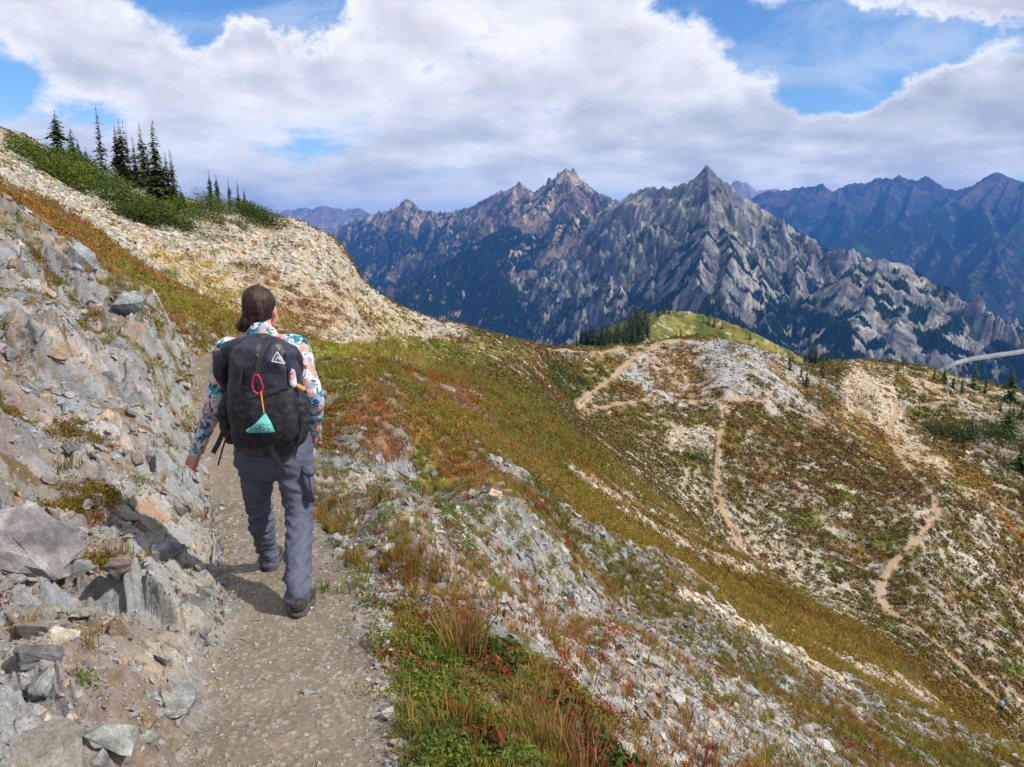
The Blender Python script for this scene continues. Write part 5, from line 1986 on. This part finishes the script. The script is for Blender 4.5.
    loft_bm(bm, [J['neck'] + [0, 0, -.035], J['chest'] + [0, .0, .05], J['chest'], J['waist'], J['pelv'] + [0, 0, .03]],
            [(.10, .075), (.178, .108), (.185, .118), (.165, .110), (.198, .130)], 24)
    for s_, e_, w_ in (('shl', 'ell', 'wrl'), ('shr', 'elr', 'wrr')):
        sh, el, wr = J[s_], J[e_], J[w_]
        loft_bm(bm, [J['neck'] * .55 + sh * .45 + [0, 0, -.055], sh, sh * .5 + el * .5, el, el * .5 + wr * .5, wr],
                [.062, .072, .060, .050, .045, .036], 16)
    V, Fq, Nn = fused(bm, voxel, 3)
    f1 = fbm(V[:, 0] * 14 + V[:, 1] * 8, V[:, 2] * 18 + V[:, 0] * 12, 51, 3)
    V = V + Nn * (.007 * f1)[:, None]
    np_mesh('shirt', V, Fq, mats['shirt'], root)
    bm = bmesh.new()
    loft_bm(bm, [J['neck'] + [0, 0, -.05], J['neck'] + [-.002, -.01, .005]], [(.078, .070), (.064, .062)], 20)
    simple('collar', bm, mats['collar'], root)
    # --- shoes
    for ft, ank, pitch, yaw in ((FR, J['anr'], .10, .05), (FL, J['anl'], -.02, .12)):
        bm = bmesh.new()
        m_ = Matrix.Translation(Vector(ft) + Vector((0, 0, .0))) @ Matrix.Rotation(yaw, 4, 'Z') @ Matrix.Rotation(-pitch, 4, 'X')
        loft_bm(bm, [(0, -.035, .055), (0, .03, .06), (0, .11, .050), (.003, .19, .036)], [(.040, .040), (.042, .045), (.046, .038), (.040, .024)], 16)
        loft_bm(bm, [(0, -.03, .06), (0, -.01, .095)], [(.040, .042), (.040, .044)], 16)
        bmesh.ops.transform(bm, matrix=m_, verts=bm.verts)
        V, Fq, Nn = fused(bm, voxel * .8, 2)
        sh = np_mesh('shoe', V, Fq, mats['shoe'], root)
        bm = bmesh.new()
        ol = [(-.036, -.05), (-.042, 0), (-.040, .06), (-.050, .12), (-.040, .19), (-.015, .225), (.015, .225), (.042, .19), (.052, .12), (.040, .06), (.042, 0), (.036, -.05), (.018, -.07), (-.018, -.07)]
        f_ = bm.faces.new([bm.verts.new((x, y, 0.0)) for x, y in ol])
        e_ = bmesh.ops.extrude_face_region(bm, geom=[f_])
        bmesh.ops.translate(bm, verts=[q for q in e_['geom'] if isinstance(q, bmesh.types.BMVert)], vec=(0, 0, .026))
        bmesh.ops.bevel(bm, geom=bm.edges[:], offset=.004, segments=2, affect='EDGES')
        bmesh.ops.transform(bm, matrix=m_, verts=bm.verts)
        simple('sole', bm, M_SOLE, sh)
    return root


HM = dict(skin=M_SKIN, hair=M_HAIR, trousers=M_TROUS, shirt=M_SHIRT, collar=M_SHIRT, shoe=M_SHOE)
hiker = build_hiker('person in floral shirt and slate blue trousers walking away along the near path', HM, .0075)

# ------------------------------------------------------------------ backpack
YB = J['chest'][1] + BASE[1] - .12         # plane of the back


def WB(u, v, dy=0.0):
    return W(u, v, YB + dy) - BASE


def superring(bm, c, rx, ry, n=32, p=2.8, tilt=0):
    out = []
    for k in range(n):
        a = 6.28318 * k / n
        ca_, sa_ = math.cos(a), math.sin(a)
        x = math.copysign(abs(ca_) ** (2 / p), ca_) * rx
        y = math.copysign(abs(sa_) ** (2 / p), sa_) * ry
        out.append(bm.verts.new((c[0] + x, c[1] + y, c[2] + tilt * y)))
    return out


def ringloft(bm, rings):
    for a, b in zip(rings[:-1], rings[1:]):
        n = len(a)
        for k in range(n):
            bm.faces.new((a[k], a[(k + 1) % n], b[(k + 1) % n], b[k]))
    bm.faces.new(rings[0][::-1])
    bm.faces.new(rings[-1])


def build_pack(label, fabric, full=True):
    root = empty('backpack', BASE)
    tag(root, label, 'backpack')
    bm = bmesh.new()
    rows = [(268, 453, 48, .050), (267, 447, 62, .085), (266, 432, 72, .110), (266, 410, 75, .118), (265, 385, 72, .118), (264, 364, 69, .110), (263, 354, 64, .100), (262, 346, 54, .085), (262, 341, 42, .06), (262, 338, 32, .035)]
    rings = []
    for u, v, wpx, ry in rows:
        c = WB(u, v, -.11)
        rings.append(superring(bm, c, wpx * .94 / 2 * (YB - .11) / FPX / .98, ry))
    ringloft(bm, rings)
    bmesh.ops.subdivide_edges(bm, edges=bm.edges[:], cuts=2, use_grid_fill=True, smooth=.6)
    bmesh.ops.recalc_face_normals(bm, faces=bm.faces)
    bm.normal_update()
    for v in bm.verts:
        n = float(fbm(np.array([v.co.x * 8 + v.co.y * 4]), np.array([v.co.z * 11]), 71, 3)[0])
        n2_ = float(ridged(np.array([v.co.x * 5 + v.co.z * 5]), np.array([v.co.z * 9 - v.co.x * 4]), 72, 2)[0]) - .6
        n3_ = (1 - abs(float(vn(np.array([v.co.z * 16 + v.co.x * 5]), np.array([v.co.x * 6]), 73)[0]))) ** 4
        v.co += v.normal * (.009 * n + .017 * n2_ + .008 * n3_)
    body = simple('pack_body', bm, fabric, root)
    # roll top lying over the shoulders, wide and drooping
    bm = bmesh.new()
    loft_bm(bm, [WB(222, 362, -.06), WB(232, 351, -.07), WB(249, 346, -.08), WB(262, 343, -.08), WB(278, 347, -.06), WB(291, 352, -.02), WB(298, 359, .0)],
            [(.040, .045), (.055, .050), (.055, .055), (.050, .055), (.045, .050), (.038, .045), (.030, .035)], 18)
    loft_bm(bm, [WB(221, 358, -.05), WB(221, 372, -.02), WB(225, 384, .02)], [.044, .040, .028], 14)
    loft_bm(bm, [WB(295, 357, -.02), WB(298, 370, .0), WB(297, 388, .04)], [.032, .028, .024], 14)
    V, Fq, Nn = fused(bm, .007, 4)
    n = fbm(V[:, 0] * 22, V[:, 2] * 12 + V[:, 1] * 9, 81, 3)
    V = V + Nn * (.008 * n)[:, None]
    np_mesh('roll_top', V, Fq, fabric, root)
    if not full:
        return root
    # stretch mesh pocket on the lower back face and the two side pockets
    bm = bmesh.new()
    rings = []
    for u, v, wpx, ry in [(266, 446, 50, .03), (266, 436, 66, .055), (265, 420, 72, .060), (264, 404, 70, .050), (264, 392, 66, .034), (264, 387, 62, .018)]:
        rings.append(superring(bm, WB(u, v, -.205), wpx * .92 / 2 * (YB - .2) / FPX / .98, ry, 28, 2.4))
    ringloft(bm, rings)
    for v in bm.verts:
        v.co += Vector((0, -1, 0)) * .006 * (math.sin(v.co.x * 70 + 9 * v.co.z) + .6 * math.sin(v.co.x * 31 - v.co.z * 22))
    simple('mesh_pocket', bm, M_MESH, root)
    for s, ul in ((1, [(297, 392), (301, 405), (303, 420), (300, 434), (296, 442)]), (-1, [(229, 395), (227, 410), (228, 425), (232, 438)])):
        bm = bmesh.new()
        loft_bm(bm, [WB(u, v, -.09) for u, v in ul], [(.028, .05)] + [(.040, .062)] * (len(ul) - 2) + [(.03, .05)], 16)
        V, Fq, Nn = fused(bm, .007, 2)
        V = V + Nn * (.006 * fbm(V[:, 0] * 20, V[:, 2] * 26, 91, 3))[:, None]
        np_mesh('side_pocket', V, Fq, M_MESH, root)
    # straps: y strap over the top, sternum and hip belt ends
    def strap(name, pts, w_, mat, t=.003):
        bm = bmesh.new()
        prev = None
        P = [Vector(p) for p in pts]
        for i in range(len(P)):
            a, b = P[max(i - 1, 0)], P[min(i + 1, len(P) - 1)]
            d = (b - a).normalized()
            s = d.cross(Vector((0, 1, 0))).normalized() * w_ / 2
            q = [bm.verts.new(P[i] + s + Vector((0, -t, 0))), bm.verts.new(P[i] - s + Vector((0, -t, 0))), bm.verts.new(P[i] - s + Vector((0, t, 0))), bm.verts.new(P[i] + s + Vector((0, t, 0)))]
            if prev:
                for k in range(4):
                    bm.faces.new((prev[k], prev[(k + 1) % 4], q[(k + 1) % 4], q[k]))
            else:
                bm.faces.new(q)
            prev = q
        bm.faces.new(prev[::-1])
        return simple(name, bm, mat, root, smooth=False)
    strap('strap', [WB(271, 340, -.15), WB(266, 347, -.20), WB(260, 358, -.238), WB(258, 374, -.262)], .014, M_WEB)
    strap('strap', [WB(258, 352, -.243), WB(257, 375, -.268), WB(256, 392, -.275)], .010, M_WEB)
    strap('strap', [WB(231, 415, -.14), WB(224, 430, -.13), WB(218, 444, -.12), WB(213, 453, -.12)], .024, M_WEB)
    strap('strap', [WB(229, 430, -.16), WB(224, 444, -.17), WB(220, 458, -.17), WB(218, 465, -.17)], .008, M_BROWNWEB)
    strap('strap', [WB(270, 440, -.25), WB(273, 452, -.235), WB(280, 466, -.23), WB(286, 476, -.22)], .022, M_WEB)
    strap('strap', [WB(303, 428, -.17), WB(300, 440, -.19), WB(296, 452, -.19), WB(294, 458, -.19)], .009, M_WEB)
    strap('strap', [WB(247, 349, -.19), WB(243, 365, -.225), WB(240, 384, -.235)], .009, M_WEB)
    strap('strap', [WB(285, 352, -.19), WB(290, 368, -.20), WB(291, 388, -.205)], .009, M_WEB)
    strap('strap', [WB(238, 387, -.235), WB(252, 389, -.262), WB(270, 389, -.265), WB(290, 387, -.225)], .009, M_WEB)
    bm = bmesh.new()
    bmesh.ops.create_cube(bm, size=1, matrix=Matrix.Translation(WB(257, 356, -.252)) @ Matrix.Diagonal((.022, .008, .026, 1)))
    bmesh.ops.bevel(bm, geom=bm.edges[:], offset=.003, segments=2, affect='EDGES')
    simple('buckle', bm, M_SOLE, root)
    # bottle and something orange in the right side pocket
    bm = bmesh.new()
    loft_bm(bm, [WB(292, 372, -.19), WB(293, 384, -.19)], [.016, .020], 12)
    simple('white_stuff_sack', bm, M_SHIRT, root)
    bm = bmesh.new()
    loft_bm(bm, [WB(298, 386, -.17), WB(303, 389, -.16)], [.012, .012], 10)
    simple('orange_tab', bm, M_ORANGE, root)
    # printed mark: white triangle outline with a small peak in it
    def logo_pt(x, y):
        return WB(278.5 + x, 360 + y, -.243 + (x * .0010 if x > 0 else 0) + abs(y) * .0002)
    bm = bmesh.new()
    def bar(a, b, w_):
        pa, pb = Vector(logo_pt(*a)), Vector(logo_pt(*b))
        d = (pb - pa).normalized()
        s = d.cross(Vector((0, 1, 0))).normalized() * w_
        f = [bm.verts.new(pa + s), bm.verts.new(pa - s), bm.verts.new(pb - s), bm.verts.new(pb + s)]
        g_ = [bm.verts.new(q.co + Vector((0, .004, 0))) for q in f]
        bm.faces.new(f)
        bm.faces.new(g_[::-1])
        for k in range(4):
            bm.faces.new((f[k], g_[k], g_[(k + 1) % 4], f[(k + 1) % 4]))
    A_, B_, C_ = (-1.5, -8), (-6.8, 1.2), (6.2, 3.6)
    for a, b in ((A_, B_), (B_, C_), (C_, A_)):
        bar(a, b, .0024)
    bar((-3.2, .6), (-.6, -3.4), .0022)
    bar((-.6, -3.4), (.8, -.6), .0022)
    bar((.8, -.6), (1.9, -1.8), .0020)
    bar((1.9, -1.8), (3.2, 1.6), .0020)
    simple('printed_mark', bm, M_WHITE, body, smooth=False)
    return root


pack = build_pack('bulging black hiking backpack with a white triangle mark worn by the near hiker', M_PACK)

# carabiner, cord and pouch hanging from the pack
bm = bmesh.new()
pts = [(252, 378), (251, 385), (253, 391), (258, 394), (263, 392), (264, 387), (261, 379), (258, 375), (254, 375)]
P3 = [Vector(WB(258 + (u - 258) * .85, v, -.288)) for u, v in pts]
n_ = len(P3)
for i in range(n_):
    loft_bm(bm, [P3[i], P3[(i + 1) % n_]], [.0042, .0042], 8)
car = simple('carabiner', bm, M_RED, None)
car.location = BASE
tag(car, 'pink red carabiner clipped to the middle of the black backpack', 'carabiner')

pouch = empty('pouch', BASE)
tag(pouch, 'small teal triangular pouch with dark print dangling from the backpack', 'pouch')
bm = bmesh.new()
loft_bm(bm, [WB(261, 392, -.295), WB(262, 400, -.297), WB(264, 413, -.30)], [.0035, .004, .003], 8)
simple('cord', bm, M_ORANGE, pouch)
bm = bmesh.new()
tri = [(265, 412), (256, 424), (245, 431), (248, 433), (262, 433), (275, 432), (271, 422)]
fr = [bm.verts.new(WB(u, v, -.306 - (.012 if 5 > k > 0 else 0))) for k, (u, v) in enumerate(tri)]
bk = [bm.verts.new(WB(u, v, -.278)) for u, v in tri]
bm.faces.new(fr)
bm.faces.new(bk[::-1])
for k in range(len(tri)):
    bm.faces.new((fr[k], bk[k], bk[(k + 1) % len(tri)], fr[(k + 1) % len(tri)]))
bmesh.ops.bevel(bm, geom=bm.edges[:], offset=.004, segments=2, affect='EDGES')
simple('pouch_body', bm, M_TEAL, pouch)
bm = bmesh.new()
for (a, b) in [((256, 425), (256, 430)), ((256, 425), (259, 425)), ((259, 425), (259, 430)), ((261, 424), (261, 430)), ((261, 424), (264, 424)), ((261, 427), (264, 427)), ((264, 424), (264, 430)),
               ((266, 425), (269, 425)), ((266, 425), (266, 428)), ((266, 428), (269, 428)), ((269, 428), (269, 431)), ((266, 431), (269, 431))]:
    loft_bm(bm, [WB(a[0], a[1], -.321), WB(b[0], b[1], -.321)], [.0018, .0018], 6)
simple('print', bm, M_NAVY, pouch)

# ------------------------------------------------------------------ the second hiker, far below
far_p = G.hit(1001, 713)
HM2 = dict(skin=M_SKIN, hair=M_HAIR, trousers=M_BLACKT, shirt=M_BLUE, collar=M_BLUE, shoe=M_SHOE)
h2_root = build_hiker('tiny distant person in blue and black on the lower footpath at the right edge', HM2, .014, cargo=False)
h2_root.location = far_p
h2_root.rotation_euler = (0, 0, -1.1)
p2_root = build_pack('pale blue backpack carried by the tiny distant person low on the slope', M_LILAC, full=False)
p2_root.location = far_p
p2_root.rotation_euler = (0, 0, -1.1)
# ================================================================== sky, sun, air
SUN_EL, SUN_AZ = math.radians(46), math.radians(112)      # azimuth from +Y towards +X
sd_ = Vector((math.sin(SUN_AZ) * math.cos(SUN_EL), math.cos(SUN_AZ) * math.cos(SUN_EL), math.sin(SUN_EL)))
sl_ = bpy.data.lights.new('sun', 'SUN')
sl_.energy = 4.8
sl_.angle = math.radians(.55)
sl_.color = (1.0, .95, .87)
so = bpy.data.objects.new('sun', sl_)
COL.objects.link(so)
so.rotation_euler = sd_.to_track_quat('Z', 'Y').to_euler()
so.location = sd_ * 50

w = bpy.data.worlds.new('World')
scene.world = w
w.use_nodes = True
nt = w.node_tree
N, L = nt.nodes, nt.links
bg = N['Background']
bg.inputs['Strength'].default_value = .11
sky = N.new('ShaderNodeTexSky')
sky.sky_type = 'NISHITA'
sky.sun_disc = False
sky.sun_elevation = SUN_EL
sky.sun_rotation = SUN_AZ
sky.altitude = 2000
sky.air_density = 1.0
sky.dust_density = .4
sky.ozone_density = 2.0


def mth(op, a, b=None, clamp=False):
    n = N.new('ShaderNodeMath')
    n.operation = op
    n.use_clamp = clamp
    for i, x in enumerate((a, b)):
        if x is None:
            continue
        if isinstance(x, (int, float)):
            n.inputs[i].default_value = x
        else:
            L.new(x, n.inputs[i])
    return n.outputs[0]


def mrange(x, a, b, c=0., d=1.):
    n = N.new('ShaderNodeMapRange')
    n.interpolation_type = 'SMOOTHSTEP'
    for i, k in enumerate((a, b, c, d)):
        n.inputs[i + 1].default_value = k
    L.new(x, n.inputs[0])
    return n.outputs[0]


tc = N.new('ShaderNodeTexCoord')
sep = N.new('ShaderNodeSeparateXYZ')
L.new(tc.outputs['Generated'], sep.inputs[0])
# the cloud deck as seen from below: flatten directions towards the horizon
zc = mth('ADD', mth('MAXIMUM', sep.outputs['Z'], 0.0), .27)
cx = mth('DIVIDE', sep.outputs['X'], zc)
cy = mth('DIVIDE', sep.outputs['Y'], zc)
cmb = N.new('ShaderNodeCombineXYZ')
L.new(cx, cmb.inputs[0])
L.new(cy, cmb.inputs[1])


def cnoise(scale, detail, off, rough=.55, dist=0.):
    mp = N.new('ShaderNodeMapping')
    mp.inputs['Location'].default_value = off
    L.new(cmb.outputs[0], mp.inputs[0])
    n = N.new('ShaderNodeTexNoise')
    n.inputs['Scale'].default_value = scale
    n.inputs['Detail'].default_value = detail
    n.inputs['Roughness'].default_value = rough
    n.inputs['Distortion'].default_value = dist
    L.new(mp.outputs[0], n.inputs['Vector'])
    return n.outputs['Fac']


n1 = cnoise(1.3, 12, (3.1, 1.7, 0), .60, .1)
n2 = cnoise(1.3, 12, (3.04, 1.80, 0), .60, .1)      # the same field shifted away from the light, for relief
n3 = cnoise(.55, 5, (9, 2, 1))
n4 = cnoise(3.5, 7, (5, 7, 1), .6)
cover = mth('ADD', mth('MULTIPLY', mth('SUBTRACT', n1, .5), 1.7), .64)
# openings of blue sky, and thick places, at their directions
wn = N.new('ShaderNodeTexNoise')
wn.inputs['Scale'].default_value = 5.5
wn.inputs['Detail'].default_value = 8
wn.inputs['Roughness'].default_value = .6
L.new(tc.outputs['Generated'], wn.inputs['Vector'])
ws = N.new('ShaderNodeVectorMath')
ws.operation = 'SUBTRACT'
L.new(wn.outputs['Color'], ws.inputs[0])
ws.inputs[1].default_value = (.5, .5, .5)
wm = N.new('ShaderNodeVectorMath')
wm.operation = 'MULTIPLY_ADD'
wm.inputs[1].default_value = (.26, .26, .16)
L.new(ws.outputs[0], wm.inputs[0])
L.new(tc.outputs['Generated'], wm.inputs[2])
warped = wm.outputs[0]
gaps = [(60, 96, .055, .26), (-20, 100, .06, .2), (225, 4, .065, .36), (300, 2, .055, .34), (130, 5, .06, .30), (260, 20, .05, .2), (480, 20, .04, .12), (400, 60, .018, .13), (870, 42, .085, .42), (830, 66, .05, .3), (960, 44, .055, .38), (1030, 42, .045, .3),
        (748, 30, .03, .12), (680, 8, .035, .28), (540, 126, .035, .20), (740, 150, .02, .1),
        (560, 40, .13, -.12), (940, 130, .10, -.14), (60, 30, .10, -.12), (250, 70, .10, -.12), (620, 110, .14, -.12), (970, 2, .07, -.40), (900, -4, .05, -.35), (1040, 5, .06, -.4), (950, 95, .06, -.2), (1010, 85, .05, -.2), (200, 170, .15, -.08), (850, 160, .12, -.1)]
for (u, v, rad, k) in gaps:
    d = Vector([float(q) for q in ray(u, v)]).normalized()
    vm_ = N.new('ShaderNodeVectorMath')
    vm_.operation = 'SUBTRACT'
    L.new(warped, vm_.inputs[0])
    vm_.inputs[1].default_value = d
    sc_ = N.new('ShaderNodeVectorMath')
    sc_.operation = 'MULTIPLY'
    sc_.inputs[1].default_value = (1 / (rad * 1.5), 1 / (rad * 1.5), 1 / (rad * .8))
    L.new(vm_.outputs[0], sc_.inputs[0])
    ln = N.new('ShaderNodeVectorMath')
    ln.operation = 'LENGTH'
    L.new(sc_.outputs[0], ln.inputs[0])
    cover = mth('SUBTRACT', cover, mrange(ln.outputs['Value'], 1.6, .1, 0., k * (1.35 if k > 0 else 1)))
cover = mth('ADD', cover, mth('MULTIPLY', mth('SUBTRACT', n4, .5), .45))
alpha = mrange(cover, .38, .63)
wisp = mth('MULTIPLY', mrange(cnoise(2.2, 10, (14, 3, 2), .62, .4), .46, .68), .36)
alpha = mth('MAXIMUM', alpha, wisp)
lit = mth('ADD', mth('MULTIPLY', mth('SUBTRACT', n1, n2), 2.8), mrange(n3, .38, .62, .66, .26))
lit = mth('ADD', lit, mth('MULTIPLY', mth('SUBTRACT', n4, .5), .55))
lit = mth('ADD', lit, mrange(sep.outputs['Z'], .16, .0, 0., .22))
thick = mrange(cover, .50, .86, .30, -.12)
lit = mth('ADD', lit, thick)
cr = N.new('ShaderNodeValToRGB')
e = cr.color_ramp.elements
e[0].position, e[0].color = .12, (4.2, 4.5, 5.1, 1)
e[1].position, e[1].color = .88, (8.6, 8.65, 8.7, 1)
m_ = e.new(.5)
m_.color = (6.0, 6.2, 6.6, 1)
L.new(lit, cr.inputs[0])
mx = N.new('ShaderNodeMix')
mx.data_type = 'RGBA'
L.new(alpha, mx.inputs[0])
hs_ = N.new('ShaderNodeHueSaturation')
hs_.inputs['Saturation'].default_value = 1.22
hs_.inputs['Value'].default_value = 1.32
L.new(sky.outputs[0], hs_.inputs['Color'])
L.new(hs_.outputs[0], mx.inputs[6])
L.new(cr.outputs[0], mx.inputs[7])
L.new(mx.outputs[2], bg.inputs['Color'])

# the air between: one closed box of even, thin haze
hz = bpy.data.materials.new('haze')
hz.use_nodes = True
hn = hz.node_tree
hn.nodes.remove(hn.nodes['Principled BSDF'])
pv = hn.nodes.new('ShaderNodeVolumePrincipled')
pv.inputs['Color'].default_value = (.07, .30, .95, 1)
pv.inputs['Density'].default_value = HAZE
pv.inputs['Anisotropy'].default_value = .1
hn.links.new(pv.outputs[0], hn.nodes['Material Output'].inputs['Volume'])
x0, x1, y0, y1, z0, z1 = -16000, 19000, -5000, 27000, -1921, 1000
hv = [(x, y, z) for z in (z0, z1) for y in (y0, y1) for x in (x0, x1)]
hf = np.array([[0, 2, 3, 1], [4, 5, 7, 6], [0, 1, 5, 4], [2, 6, 7, 3], [0, 4, 6, 2], [1, 3, 7, 5]])
if HAZE > 0:
    tag(np_mesh('haze', hv, hf, hz, smooth=False), 'thin blue mountain air', kind='stuff')

scene.render.engine = 'CYCLES'
scene.cycles.use_denoising = DENOISE
scene.cycles.max_bounces = 6
scene.cycles.diffuse_bounces = 2
scene.cycles.glossy_bounces = 2
scene.cycles.transmission_bounces = 2
scene.cycles.volume_bounces = 0
scene.cycles.transparent_max_bounces = 8
scene.cycles.caustics_reflective = False
scene.cycles.caustics_refractive = False
scene.view_settings.view_transform = 'Standard'
scene.view_settings.look = 'None'
scene.view_settings.gamma = 1
scene.view_settings.exposure = 0.20
